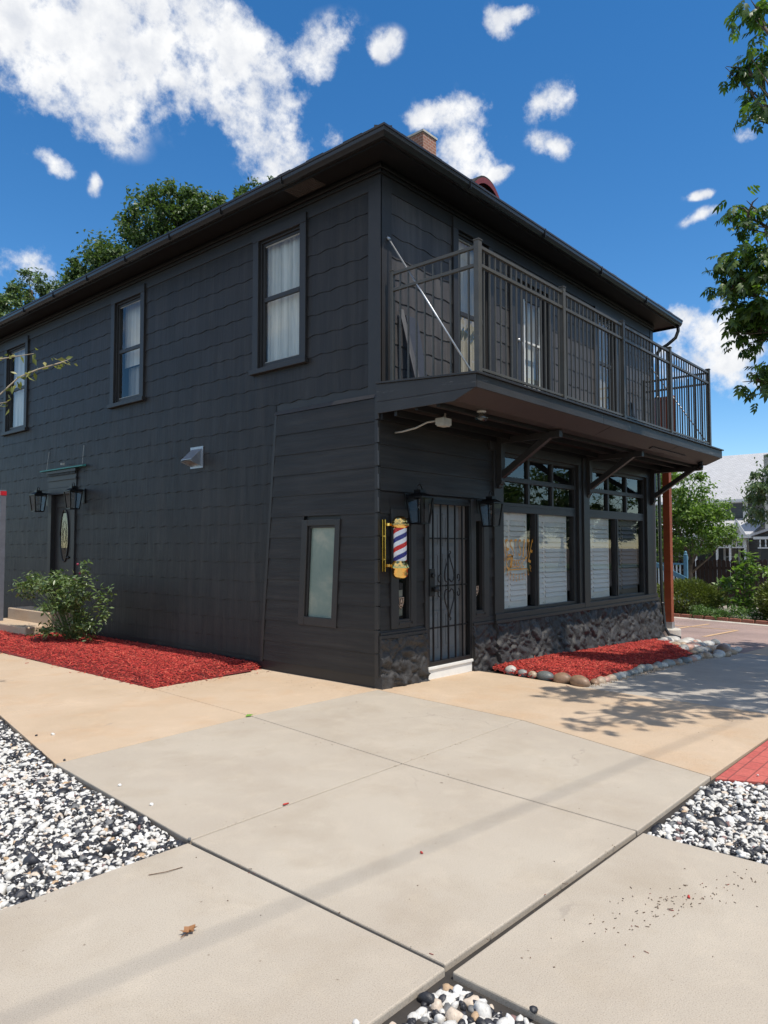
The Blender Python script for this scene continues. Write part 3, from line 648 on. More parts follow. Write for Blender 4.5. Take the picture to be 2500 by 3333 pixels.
# river stones
def cobble(loc, s_, yaw, colr, label, group, seed):
    v, f = ICO2; off = Vector((seed * 3.7, 2, 5)); c, sn = math.cos(yaw), math.sin(yaw); vs = []
    for p in v:
        p = Vector(p); p = p * (1 + .13 * mn.noise(p * .9 + off)); x, y, z = p.x * s_[0], p.y * s_[1], p.z * s_[2]; vs.append((loc[0] + c * x - sn * y, loc[1] + sn * x + c * y, loc[2] + z))
    mb = MB(); mb.add(vs, f); o = mb.build('river_stone', 'stone_' + colr, smooth=True, org=loc)
    o.modifiers.new('s', 'SUBSURF').levels = 1; o.modifiers['s'].render_levels = 1
    return tag(o, label, 'stone', group)
ORD = ['first', 'second', 'third', 'fourth', 'fifth', 'sixth', 'seventh', 'eighth', 'ninth', 'tenth', 'eleventh', 'twelfth', 'thirteenth', 'fourteenth', 'fifteenth', 'sixteenth', 'seventeenth', 'eighteenth', 'nineteenth', 'twentieth', 'twenty-first', 'twenty-second', 'twenty-third', 'twenty-fourth', 'twenty-fifth']
cobble((1.86, -1.56, .035 + gz(1.86)), (.155, .10, .095), 1.2, 'brown', 'largest brown river stone at the front corner of the mulch bed', 'river stones round the mulch bed', 1)
x, y = 1.93, -1.33; cols = ['tan', 'dark_grey', 'pale', 'tan', 'grey']; nm = {'tan': 'tan', 'dark_grey': 'dark grey', 'pale': 'pale', 'grey': 'grey', 'brown': 'brown', 'pink': 'pinkish'}
pos = [(1.92, -1.30, .13, .09), (1.98, -1.04, .13, .08), (2.03, -.83, .075, .055), (2.06, -.67, .085, .055), (2.10, -.47, .10, .075)]
for i, ((x, y, a, b), c_) in enumerate(zip(pos, ['brown', 'dark_grey', 'tan', 'grey', 'pale'])):
    cobble((x, y, b * .4 + gz(x)), (a, a * .75, b), 1.4 + rnd.uniform(-.2, .2), c_, '%s river stone, %s from the big brown corner stone towards the wall' % (nm[c_], ORD[i]), 'river stones round the mulch bed', 10 + i)
x = 2.02; i = 0; cyc = ['brown', 'tan', 'pink', 'tan', 'grey', 'pale', 'grey', 'dark_grey', 'grey', 'grey', 'dark_grey', 'grey', 'tan', 'grey', 'pale', 'grey', 'brown', 'grey', 'dark_grey', 'grey', 'pink', 'pale', 'grey', 'tan', 'pale']
while x < 6.1 and i < 25:
    a = rnd.uniform(.075, .12); x += a; b = a * rnd.uniform(.5, .68); y = -1.60 + .03 * math.sin(x * 2) + max(0, x - 5.2) * .02
    cobble((x, y, b * .35 + gz(x)), (a, a * rnd.uniform(.65, .85), b), rnd.uniform(-.5, .5), cyc[i], '%s river stone, %s along the sidewalk row from the big brown corner stone' % (nm[cyc[i]], ORD[i]), 'river stones round the mulch bed', 30 + i)
    x += a * .82; i += 1
# heap of river stones at the far end of the bed
k = 0; G2 = 'river stones heaped at the far end of the mulch bed'
LAB = {'grey': 'grey river stone in the heap by the downspout', 'pale': 'pale whitish river stone in the heap by the downspout', 'pink': 'pinkish river stone in the heap by the downspout', 'tan': 'tan river stone in the heap by the downspout', 'dark_grey': 'dark grey river stone in the heap by the downspout'}
for r_ in range(5):
    for q in range(14):
        t = q / 13; x = 6.15 + 2.5 * t * (1 - .12 * r_) + r_ * .32 + rnd.uniform(-.08, .08); y = -1.60 + .36 * r_ + .0 + rnd.uniform(-.07, .07) - .02 * q
        y = -1.72 + r_ * .34 + rnd.uniform(-.07, .07); x = 6.15 + r_ * .36 + t * (2.35 - r_ * .36) + rnd.uniform(-.07, .07)
        if x > 7.9 + r_ * .35 - .0: continue
        a = rnd.uniform(.09, .15); c_ = rnd.choice(['grey', 'pale', 'pink', 'pale', 'tan', 'dark_grey', 'pale'])
        cobble((x, y, a * .3 + gz(x)), (a, a * .75, a * .55), rnd.uniform(0, 3), c_, LAB[c_], G2, 80 + k); k += 1
cobble((6.75, -1.74, gz(6.7) + .08), (.22, .13, .12), .3, 'brown', 'long reddish brown river stone at the sidewalk end of the mulch bed', G2, 77)
I = Inst(); n = 700; pp = np.stack([rng.uniform(1.9, 6.4, n), -1.66 + rng.normal(0, .05, n), np.zeros(n)], 1); pp[:, 2] = [gz(a) + .005 for a in pp[:, 0]]
I.add(PEB[0][0], PEB[0][1], pp, rmats(n), rng.uniform(.004, .011, n)); tag(I.build('pea_gravel', 'stone_tan'), 'fine pale grit between the river stones', 'grit', kind='stuff')

# ================================================================ THE BUILDING
BL = 8.40; WZ = 6.16; XS = .05          # front length, wall top, upper side plane
bld = thing('barbershop_building', 'charcoal painted two storey corner shop building with wooden balcony', 'building', (0, 0, 0))
class Pl:                                # a wall plane: u along the wall, z up, o outward
    def __init__(s, ax, at): s.ax = ax; s.at = at
    def p(s, u, z, o=0): return (s.at - o, u, z) if s.ax == 'x' else (u, s.at - o, z)
    def box(s, mb, u0, u1, z0, z1, o0, o1):
        return mb.box(s.at - o1, s.at - o0, u0, u1, z0, z1) if s.ax == 'x' else mb.box(u0, u1, s.at - o1, s.at - o0, z0, z1)
SW = Pl('x', XS); FW = Pl('y', 0.)
def wall(pl, u0, u1, z0, z1, holes, depth=.14):
    us = sorted({u0, u1} | {h[0] for h in holes} | {h[1] for h in holes}); zs = sorted({z0, z1} | {h[2] for h in holes} | {h[3] for h in holes}); mb = MB()
    for i in range(len(us) - 1):
        for j in range(len(zs) - 1):
            uc = (us[i] + us[i + 1]) / 2; zc = (zs[j] + zs[j + 1]) / 2
            if any(h[0] < uc < h[1] and h[2] < zc < h[3] for h in holes): continue
            pl.box(mb, us[i], us[i + 1], zs[j], zs[j + 1], -depth, 0)
    return mb
side_windows = [(1.36, 2.20, 4.03, 5.80), (5.24, 6.08, 4.06, 5.80), (9.68, 10.60, 4.04, 5.80)]
holesS = side_windows + [(7.52, 8.36, .55, 2.60)]
front_up = [(1.58, 2.32, 3.62, 5.84), (3.02, 4.02, 3.50, 5.60), (5.82, 6.56, 4.0, 5.72)]
low_win = [(2.64, 3.64), (3.76, 4.95), (5.38, 6.56), (6.62, 7.86)]
holesF = front_up + [(.90, 1.84, .13, 2.19), (.335, .53, .76, 1.96), (1.945, 2.10, .76, 1.96), (2.64, 4.98, .68, 2.96), (5.38, 7.90, .68, 2.96)]
mb = wall(SW, .0, 12.5, -.1, WZ, holesS + [(.70, 1.27, .74, 1.88)]); mb.build('side_wall', 'trim', bld)
mb = wall(FW, .06, BL, -.5, WZ, holesF); mb.build('front_wall', 'trim', bld)
mb = MB(); mb.box(BL - .14, BL - .002, .142, 12.5, -.6, WZ - .002); mb.box(.20, BL - .16, 12.3, 12.48, -.4, WZ - .004); mb.build('rear_wall', 'lap_y', bld)
mb = MB(); mb.box(.22, BL - .2, .18, 12.2, 3.22, 3.34); mb.box(.22, BL - .2, .18, 12.2, .02, .10); mb.box(.22, BL - .2, .18, 12.2, WZ - .14, WZ - .02)
mb.box(.22, BL - .2, 2.6, 2.7, .1, WZ - .2); mb.box(2.6, 2.7, .18, 12.2, .1, WZ - .2); mb.build('interior_wall', 'interior', bld)

def siding(pl, u0, u1, rows, zbot, ztop, holes, wavy, sw, matn, seed, du=.05, thick=.012, top_slope=None, edge=None):
    mb = MB(); rr = random.Random(seed)
    for ri, (za, zb) in enumerate(rows):            # za bottom, zb top of exposure
        if wavy: off = rr.uniform(0, sw)
        else: off = 0
        u = u0 - off
        while u < u1:
            w = sw; a, b = max(u, u0), min(u + w - .0012, u1)
            if b - a > .01:
                dz = rr.uniform(-.0012, .0012) if wavy else 0; ph = rr.uniform(0, 6.3); dof = rr.uniform(0, .0012); tw = rr.uniform(-.0012, .0012) / max(1, (b - a) / du); am = rr.uniform(.85, 1.15)
                ncol = max(1, int((b - a) / du)); V = []; F = []
                for k in range(ncol + 1):
                    uu = a + (b - a) * k / ncol
                    wv = (.0085 * am * math.sin(uu * 2 * math.pi / .305 + ri * 2.1) + .004 * math.sin(uu * 9 + ri) + .0015 * math.sin(uu * 47 + ri)) if wavy else 0
                    zl = za + wv + dz
                    V += [pl.p(uu, zb + .02, .003), pl.p(uu, zl, thick + dof + tw * k), pl.p(uu, zl, .0)]
                for k in range(ncol):
                    uc = a + (b - a) * (k + .5) / ncol; hit = [h for h in holes if h[0] < uc < h[1] and h[2] < zb and h[3] > za]
                    q = k * 3
                    if not hit: F += [(q, q + 1, q + 4, q + 3), (q + 1, q + 2, q + 5, q + 4)]
                    else:
                        h = hit[0]; ua = a + (b - a) * k / ncol; ub = a + (b - a) * (k + 1) / ncol
                        for (c0, c1) in ((za, h[2]), (h[3], zb)):
                            if c1 - c0 > .01: mb.add([pl.p(ua, c0, thick), pl.p(ub, c0, thick), pl.p(ub, c1, .004), pl.p(ua, c1, .004)], [(3, 2, 1, 0)] if pl.ax == 'y' else [(0, 1, 2, 3)])
                if F: mb.add(V, F)
            u += w
    return mb
E_ = .262
rowsU = [(5.86 - E_ * (i + 1), 5.86 - E_ * i) for i in range(22)]
pad = lambda hs, p: [(a - p, b + p, c - p, d + p) for a, b, c, d in hs]
hS = pad(side_windows, .09) + [(7.40, 8.48, 0, 2.72)]
# side wall shingles, in two zones: above the lap-board panel and left of it
rows_top = [r for r in rowsU if r[0] > 3.36]; rows_low = [r for r in rowsU if r[0] <= 3.36 and r[1] > .2]
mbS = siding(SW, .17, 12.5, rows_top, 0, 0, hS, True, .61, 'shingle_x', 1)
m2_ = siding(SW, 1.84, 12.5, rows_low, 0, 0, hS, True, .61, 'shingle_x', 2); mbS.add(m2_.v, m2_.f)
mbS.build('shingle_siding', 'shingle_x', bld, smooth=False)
rowsF = [(5.86 - E_ * (i + 1), 5.86 - E_ * i) for i in range(10)]
mbF = siding(FW, .22, BL - .12, rowsF, 0, 0, pad(front_up, .08), True, .61, 'shingle_y_sunlit', 3)
mbF.build('shingle_siding', 'shingle_y_sunlit', bld)
# frieze, mouldings, corner boards
mb = MB(); SW.box(mb, -.02, 12.5, 5.84, WZ, 0, .018); FW.box(mb, XS, BL, 5.84, WZ, 0, .018); mb.build('frieze_board', 'trim', bld, bevel=.003)
mb = MB()
for k, (z0, z1, o1) in enumerate(((6.005, 6.045, .05), (6.048, 6.085, .075), (6.088, 6.12, .055))):
    SW.box(mb, -o1, 12.5, z0, z1, .019, o1); FW.box(mb, XS - o1 + .001, BL, z0 + .001, z1 - .001, .019, o1)
mb.build('cornice_moulding', 'soffit', bld, bevel=.006)
mb = MB(); SW.box(mb, -.026, .17, 3.36, 5.99, .0, .026); FW.box(mb, XS - .024, .23, 3.42, 5.99, .001, .026); mb.build('corner_board', 'trim', bld, bevel=.004); mb = MB(); FW.box(mb, BL - .14, BL + .02, 3.4, 5.99, 0, .026); mb.box(BL, BL + .02, .002, .14, 3.4, 5.99)
mb.build('corner_board', 'trim', bld, bevel=.004)
# lap-board panel at the corner, side face (its left edge leans)
def pe(z): return 1.78 + (3.35 - z) / 3.24 * .26
def panel_x(z): return .034 + (3.35 - z) * .004
mb = MB(); zr = [3.34 - .268 * i for i in range(12)] + [.13]; fz = lambda z: 1.17 + (1.874 - z) * .054; gzr = lambda z: .684 + (1.869 - z) * .052
for i in range(len(zr) - 1):
    zt, zb = zr[i], zr[i + 1]; 
    spans = [(.0, None)]
    if zt > .66 and zb < 1.94: spans = [(.0, 'L'), ('R', None)]
    def pt(u, z, o): return (XS - o, u, z)
    for (a, b) in spans:
        for k in range(1):
            ul = lambda z, a=a: 0. if a == .0 else fz(z) + .09
            ur = lambda z, b=b: (gzr(z) - .075) if b == 'L' else pe(z)
            zt_ = min(zt + .01, 9)
            mb.hexa([pt(ul(zb), zb, .02), pt(ur(zb), zb, .02), pt(ur(zt), zt, .02), pt(ul(zt), zt, .02)], [pt(ul(zb), zb, .049), pt(ur(zb), zb, .049), pt(ur(zt), zt, .038), pt(ul(zt), zt, .038)])
mb.build('lap_siding', 'lap_x', bld)
mb = MB(); mb.hexa([(XS - .001, pe(3.35), 3.36), (XS - .001, pe(3.35) + .06, 3.36), (XS - .001, pe(.11) + .06, .11), (XS - .001, pe(.11), .11)], [(XS - .044, pe(3.35), 3.36), (XS - .044, pe(3.35) + .045, 3.36), (XS - .058, pe(.11) + .045, .11), (XS - .058, pe(.11), .11)])
mb.hexa([(XS - .001, .0, 3.345), (XS - .001, 1.84, 3.345), (XS - .001, 1.84, 3.40), (XS - .001, .0, 3.40)], [(XS - .052, .0, 3.345), (XS - .052, 1.84, 3.345), (XS - .022, 1.84, 3.40), (XS - .022, .0, 3.40)])
mb.build('panel_trim', 'trim', bld, bevel=.003)
mb = MB(); mb.box(XS - .03, .2, -.01, 2.08, -.1, .14); mb.box(XS - .012, .2, 2.08, 12.5, -.1, .16)
mb.build('foundation', 'trim_dark', bld)
mb = MB()
for i in range(13):                                   # bent metal corner caps
    zt = 3.34 - .268 * i; zb = zt - .255
    if zb < .12: break
    mb.hexa([(-.012, .018, zb), (-.012, -.012, zb), (-.022 + .02, -.012, zt), (-.004, .016, zt)], [(-.009, .018, zb), (.03, -.014, zb), (.03, -.010, zt), (.0, .016, zt)])
    mb.box(-.016, .004, -.018, .030, zb, zt); mb.box(.004, .024, -.018, -.004, zb, zt)
simple('cap_metal', (.11, .11, .115), .4); mb.build('corner_cap', 'trim', bld, bevel=.002)
mb = MB()
for i in range(13):
    zt = 3.34 - .268 * i; zb = zt - .25
    if zb < 1.8: break
    mb.hexa([(-.0175, -.020, zb), (.004, -.020, zb), (.004, -.017, zt), (-.0165, -.017, zt)], [(-.0175, -.0185, zb), (.004, -.0185, zb), (.004, -.0155, zt), (-.0165, -.0155, zt)])
mb.build('corner_cap_edge', 'cap_metal', bld)  # bare metal cap edges, the sun on them put into the lighter colour
# front lower lap siding around door and sidelights
def lapf(mb, x0, x1, z0, z1, y=.0):
    for i in range(13):
        zt = 3.34 - .268 * i; zb = zt - .268; a, b = max(zb, z0), min(zt, z1)
        if b - a > .01: mb.hexa([(x0, y, a), (x1, y, a), (x1, y, b), (x0, y, b)], [(x0, y - .022, a), (x1, y - .022, a), (x1, y - .006, b), (x0, y - .006, b)])
mb = MB(); lapf(mb, .026, 2.46, 2.25, 3.34); lapf(mb, .026, .20, .62, 2.25); lapf(mb, .66, .84, .62, 2.0); lapf(mb, .2, .84, 2.06, 2.25); lapf(mb, 1.90, 2.46, 2.02, 2.25); lapf(mb, 2.26, 2.40, .62, 2.02); lapf(mb, .2, .66, .62, .66)
mb.build('lap_siding', 'lap_y', bld)

# windows ------------------------------------------------------------
def win(pl, u0, u1, z0, z1, split=None, tw=.115, mat_c='curtain', sill=True, rec=.022, cur=.13, sash='trim', name='window', white=False, top=.13, lab=None, head=True, gl='glass', casing=True):
    mb = MB()
    if casing:
        pl.box(mb, u0 - tw, u0, z0 - .0, z1, 0, .042); pl.box(mb, u1, u1 + tw, z0 - .0, z1, 0, .042); pl.box(mb, u0 - tw - .003, u1 + tw + .003, z1, z1 + top, 0, .046)
    for a, b, c, d in ((u0, u0 + .03, z0, z1), (u1 - .03, u1, z0, z1), (u0 + .03, u1 - .03, z1 - .03, z1), (u0 + .03, u1 - .03, z0, z0 + .03)): pl.box(mb, a, b, c, d, -.12, .003)
    w = mb.build(name, 'trim', bld, bevel=.003, label=lab)
    if sill and casing: mb = MB(); pl.box(mb, u0 - tw - .03, u1 + tw + .03, z0 - .07, z0 - .001, 0, .075); mb.build('sill', 'trim', w, bevel=.006)
    mb = MB(); a, b, c, d = u0 + .03, u1 - .03, z0 + .03, z1 - .03
    for (p, q, r_, s_) in ((a, a + .04, c, d), (b - .04, b, c, d), (a + .04, b - .04, d - .04, d), (a + .04, b - .04, c, c + .05)): pl.box(mb, p, q, r_, s_, -rec - .03, -rec)
    if split: pl.box(mb, a + .04, b - .04, split - .03, split + .03, -rec - .03, -rec + .004)
    mb.build('sash', sash, w, bevel=.002)
    mb = MB(); t = .012                                # thin pale bead round the glass
    for (p, q, r_, s_) in ((a + .04, a + .04 + t, c + .05, d - .04), (a + .052, b - .04, c + .05, c + .05 + t), (a + .052, b - .04, d - .04 - t, d - .04)): pl.box(mb, p, q, r_, s_, -rec - .028, -rec - .012)
    mb.build('glazing_bead', 'fixture_grey', w)
    mb = MB(); mb.add([pl.p(a + .02, c + .02, -rec - .018), pl.p(b - .02, c + .02, -rec - .018), pl.p(b - .02, d - .02, -rec - .018), pl.p(a + .02, d - .02, -rec - .018)], [(0, 1, 2, 3)]); mb.build('pane', gl, w)
    if mat_c:
        mb = MB(); n = 60; V = []
        for k in range(n + 1):
            u = u0 - .05 + (u1 - u0 + .1) * k / n; o = -cur - .018 * math.sin(k * 1.1 + math.sin(k * .7)); V += [pl.p(u, z0 - .05, o), pl.p(u, z1 + .05, o)]
        mb.add(V, [(2 * k, 2 * k + 2, 2 * k + 3, 2 * k + 1) for k in range(n)]); mb.build('curtain', mat_c, w, smooth=True)
    return w
win(SW, 1.36, 2.20, 4.03, 5.80, 4.98, lab='side window nearest the corner with white curtain')
win(SW, 5.24, 6.08, 4.06, 5.80, 4.95, mat_c=None, lab='middle side window with blind half drawn')
w = win(SW, 9.68, 10.60, 4.04, 5.80, 4.92)
mb = MB(); SW.box(mb, 5.2, 6.12, 4.72, 5.82, -.20, -.19); mb.build('blind', 'curtain', bld); mb = MB(); SW.box(mb, 5.2, 6.12, 4.0, 4.73, -.28, -.27); mb.build('curtain', 'curtain_beige', bld)
win(FW, 1.58, 2.32, 3.62, 5.84, 4.75, mat_c='curtain_beige', lab='tall window behind the balcony corner post', top=.15)
win(FW, 5.82, 6.56, 4.0, 5.72, 4.90, mat_c='curtain_beige')
# balcony door
mb = MB(); FW.box(mb, 2.88, 3.02, 3.46, 5.6, 0, .042); FW.box(mb, 4.02, 4.14, 3.46, 5.6, 0, .042); FW.box(mb, 2.88, 4.14, 5.6, 5.74, 0, .046)
FW.box(mb, 3.02, 3.08, 3.46, 5.6, -.1, .0); FW.box(mb, 3.96, 4.02, 3.46, 5.6, -.1, .0); FW.box(mb, 3.08, 3.96, 5.54, 5.6, -.1, .0)
dr = mb.build('balcony_door', 'trim', bld, bevel=.003)
mb = MB(); FW.box(mb, 3.08, 3.38, 3.46, 5.54, -.08, -.04); FW.box(mb, 3.90, 3.96, 3.46, 5.54, -.08, -.04); FW.box(mb, 3.38, 3.90, 3.46, 4.05, -.08, -.04); FW.box(mb, 3.38, 3.90, 5.38, 5.54, -.08, -.04); mb.build('door_leaf', 'wood_board', dr, bevel=.003)
mb = MB()
for (a, b, c, d) in ((3.38, 3.405, 4.05, 5.38), (3.875, 3.90, 4.05, 5.38), (3.405, 3.875, 4.05, 4.08), (3.405, 3.875, 4.72, 4.75)): FW.box(mb, a, b, c, d, -.06, -.032)
mb.build('glazing_bead', 'white_paint', dr)
mb = MB(); mb.add([FW.p(3.39, 4.06, -.055), FW.p(3.89, 4.06, -.055), FW.p(3.89, 5.37, -.055), FW.p(3.39, 5.37, -.055)], [(0, 1, 2, 3)]); mb.build('pane', 'glass', dr)
mb = MB(); FW.box(mb, 3.3, 3.95, 3.9, 5.45, -.17, -.16); mb.build('curtain', 'curtain', dr)
mb = MB(); mb.tube([(3.20, .02, 4.68), (3.20, -.04, 4.68), (3.20, -.05, 4.64), (3.21, -.045, 4.52)], .009, 8); mb.tube([(3.20, .035, 4.70), (3.20, -.005, 4.70)], .03, 12); mb.build('handle', 'steel', dr, smooth=True)

# frosted side window (leans with the panel)
def fr(u0f, u1f, z0, z1, o0, o1, mb):
    mb.hexa([(XS - o0, u0f(z0), z0), (XS - o0, u1f(z0), z0), (XS - o0, u1f(z1), z1), (XS - o0, u0f(z1), z1)], [(XS - o1, u0f(z0), z0), (XS - o1, u1f(z0), z0), (XS - o1, u1f(z1), z1), (XS - o1, u0f(z1), z1)])
mb = MB(); Lf = fz; Rf = gzr; s_ = lambda f, d: (lambda z: f(z) + d)
fr(s_(Lf, .0), s_(Lf, .10), .64, 1.95, -.01, .062, mb); fr(s_(Rf, -.085), s_(Rf, 0), .64, 1.95, -.01, .062, mb); fr(s_(Rf, 0), s_(Lf, 0), 1.875, 1.95, -.01, .06, mb); fr(s_(Rf, 0), s_(Lf, 0), .64, .745, -.01, .06, mb)
fr(s_(Lf, -.03), s_(Lf, 0), .745, 1.875, -.02, .035, mb); fr(s_(Rf, 0), s_(Rf, .02), .745, 1.875, -.02, .035, mb); fr(s_(Rf, .02), s_(Lf, -.03), 1.85, 1.875, -.02, .035, mb)
w = mb.build('window', 'trim', bld, bevel=.004, label='narrow frosted window in the lap board corner')
mb = MB(); mb.extr([(XS - .005, Rf(.74), .74), (XS - .005, Lf(.74), .74), (XS - .005, Lf(1.88), 1.88), (XS - .005, Rf(1.88), 1.88)], (.01, 0, 0)); mb.build('frosted_pane', 'frosted', w)

# left (side) door with oval glass
mb = MB(); SW.box(mb, 7.40, 7.53, .5, 2.60, 0, .04); SW.box(mb, 8.35, 8.48, .5, 2.60, 0, .04); SW.box(mb, 7.38, 8.50, 2.60, 2.72, 0, .044); SW.box(mb, 7.38, 8.50, 2.725, 3.0, 0, .03); SW.box(mb, 7.36, 8.52, 2.86, 2.90, .03, .05)
SW.box(mb, 7.34, 8.54, 3.0, 3.05, 0, .07)
for k in range(22): SW.box(mb, 7.40 + k * .05, 7.425 + k * .05, 2.955, 2.998, .03, .055)
sdv = mb.build('side_door', 'trim', bld, bevel=.002)
mb = MB(); SW.box(mb, 7.53, 8.35, .55, 2.60, -.09, -.045)
for (a, b, c, d) in ((7.62, 8.26, 2.36, 2.44), (7.62, 8.26, .75, .80), (7.62, 7.90, .84, 1.0), (7.98, 8.26, .84, 1.0)): SW.box(mb, a, b, c, d, -.046, -.032)
mb.build('door_leaf', 'trim', sdv, bevel=.006)
def ellipse(u, z, a, b, n=40): return [(u + a * math.cos(2 * math.pi * k / n), z + b * math.sin(2 * math.pi * k / n)) for k in range(n)]
mb = MB(); e = ellipse(7.94, 1.83, .15, .47); mb.extr([SW.p(u, z, -.040) for u, z in e], (-.004, 0, 0)); mb.build('oval_pane', 'glass_dark', sdv)
mb = MB(); e = ellipse(7.94, 1.83, .165, .49); mb.tube([SW.p(u, z, -.035) for u, z in e] + [SW.p(*e[0], -.035)], .014, 6); 
for s1 in (.6, .3):
    e2 = ellipse(7.94, 1.83, .15 * s1, .45 * s1, 20); mb.tube([SW.p(u, z, -.033) for u, z in e2] + [SW.p(*e2[0], -.033)], .003, 4)
mb.build('oval_frame', 'brass_plate', sdv, smooth=True).data.materials[0] = MT['trim_dark']
mb = MB(); mb.tube([SW.p(7.63, 1.42, -.04), SW.p(7.63, 1.42, .02)], .012, 8); mb.lathe([(.0, -.03), (.028, -.02), (.03, 0), (.02, .02), (0, .03)], SW.p(7.63, 1.42, .03), 12); mb.lathe([(.0, -.025), (.025, -.02), (.025, .02), (0, .025)], SW.p(7.63, 1.58, -.02), 12); mb.build('handle', 'black_iron', sdv, smooth=True)
can = MB(); can.hexa([(XS - .03, 7.02, 3.06), (XS - .03, 8.74, 3.06), (XS - .03, 8.74, 3.10), (XS - .03, 7.02, 3.10)], [(XS - .10, 7.02, 3.06), (XS - .10, 8.74, 3.06), (XS - .10, 8.74, 3.08), (XS - .10, 7.02, 3.08)])
cn = can.build('awning_rail', 'teal', bld)
mb = MB(); mb.tube([(XS - .06, 8.53, 3.09), (XS - .02, 8.53, 3.45)], .004, 5); mb.tube([(XS - .06, 7.1, 3.09), (XS - .02, 7.13, 3.45)], .004, 5); mb.box(XS - .12, XS - .06, 7.78, 7.82, 3.13, 3.17); mb.build('stay_wire', 'fixture_grey', cn)

# shop windows
mb = MB()
for (a, b) in ((2.40, 2.64), (4.98, 5.38), (7.90, 8.30)):
    FW.box(mb, a, b, .60, 3.0, 0, .045)
FW.box(mb, 2.30, 8.30, 2.962, 3.10, 0, .05); FW.box(mb, 5.10, 5.28, .60, 3.1, .046, .075)
FW.box(mb, 2.38, 8.34, .60, .68, 0, .07); FW.box(mb, 2.36, 8.36, .55, .60, 0, .09)
FW.box(mb, 1.86, 2.40, .565, .60, 0, .055); FW.box(mb, 1.86, 2.40, .60, .66, 0, .035); FW.box(mb, .0, .86, .555, .60, .0, .055); FW.box(mb, .02, .86, .60, .63, .0, .035)
FW.box(mb, .84, .90, 0, 2.25, 0, .04); FW.box(mb, 1.84, 1.90, 0, 2.25, 0, .04)
mb.build('storefront_trim', 'trim', bld, bevel=.004)
for gi, (u0, u1) in enumerate(((2.64, 4.98), (5.38, 7.90))):
    # transom
    mb = MB(); z0, z1 = 2.20, 2.962
    for (a, b, c, d) in ((u0, u0 + .06, z0, z1), (u1 - .06, u1, z0, z1), (u0 + .06, u1 - .06, z1 - .05, z1), (u0 + .06, u1 - .06, z0, z0 + .05), (u0 + .06, u1 - .06, 2.555, 2.625)): FW.box(mb, a, b, c, d, -.08, -.005)
    W3 = (u1 - u0 - .12) / 3
    for k in (1, 2):
        for (c, d) in ((z0 + .05, 2.555), (2.625, z1 - .05)): FW.box(mb, u0 + .06 + W3 * k - .03, u0 + .06 + W3 * k + .03, c, d, -.075, -.008)
    t = mb.build('transom_window', 'trim', bld, bevel=.003)
    for k in range(3):
        for (c, d) in ((z0 + .05, 2.555), (2.625, z1 - .05)):
            tl = rnd.uniform(-.004, .004); mb = MB(); mb.add([FW.p(u0 + .06 + W3 * k, c, -.045 + tl), FW.p(u0 + .06 + W3 * (k + 1), c, -.045 - tl), FW.p(u0 + .06 + W3 * (k + 1), d, -.045 - tl * .5), FW.p(u0 + .06 + W3 * k, d, -.045)], [(0, 1, 2, 3)]); mb.build('pane', 'glass_dark', t)
    # display window: frame, two panes, shutters
    um = (3.66 if gi == 0 else 6.57); mb = MB(); z0, z1 = .68, 2.20
    for (a, b, c, d) in ((u0, u0 + .035, z0, z1), (u1 - .10, u1, z0, z1), (u0 + .035, u1 - .10, z1 - .09, z1), (u0 + .035, u1 - .10, z0, z0 + .04), (um - .055, um + .055, z0 + .04, z1 - .09)): FW.box(mb, a, b, c, d, -.10, -.003)
    FW.box(mb, um - .02, um + .02, z0 + .04, z1 - .09, -.003, .012)
    w = mb.build('display_window', 'trim', bld, bevel=.003, label=('display window with orange lettering beside the door' if gi == 0 else 'display window nearest the downspout'))
    for (a, b) in ((u0 + .035, um - .055), (um + .055, u1 - .10)):
        mb = MB(); mb.add([FW.p(a, z0 + .04, -.05), FW.p(b, z0 + .04, -.05), FW.p(b, z1 - .09, -.05), FW.p(a, z1 - .09, -.05)], [(0, 1, 2, 3)]); mb.build('pane', 'glass', w)
        bw = b - .16; last = (gi == 1 and a > 6)
        mb = MB(); O = -.085; st = a + .30
        segs = ((a - .02, st - .03), (st + .03, bw))
        for (c, d) in ((a - .02, a + .0), (st - .03, st + .03), (bw, bw + .045)): FW.box(mb, c, d, z0 + .02, z1 - .08, O - .03, O)
        for (sa, sb) in segs:
            FW.box(mb, sa, sb, z0 + .02, z0 + .14, O - .03, O); FW.box(mb, sa, sb, z1 - .2, z1 - .08, O - .03, O)
            nn = 15; zz0 = z0 + .14; zz1 = z1 - .2; st_ = (zz1 - zz0) / nn
            for k in range(nn):
                zc = zz0 + st_ * (k + .5); h = st_ * .49
                mb.hexa([FW.p(sa, zc - h, O + .016), FW.p(sb, zc - h, O + .016), FW.p(sb, zc - h, O + .008), FW.p(sa, zc - h, O + .008)], [FW.p(sa, zc + h, O - .018), FW.p(sb, zc + h, O - .018), FW.p(sb, zc + h, O - .028), FW.p(sa, zc + h, O - .028)])
        for c in (st - .02, st + .02):
            for zz in (z0 + .06, z1 - .12): FW.box(mb, c - .012, c + .012, zz, zz + .02, O, O + .012)
        mb.build('shutter', 'shutter_dark' if last else 'shutter', w)
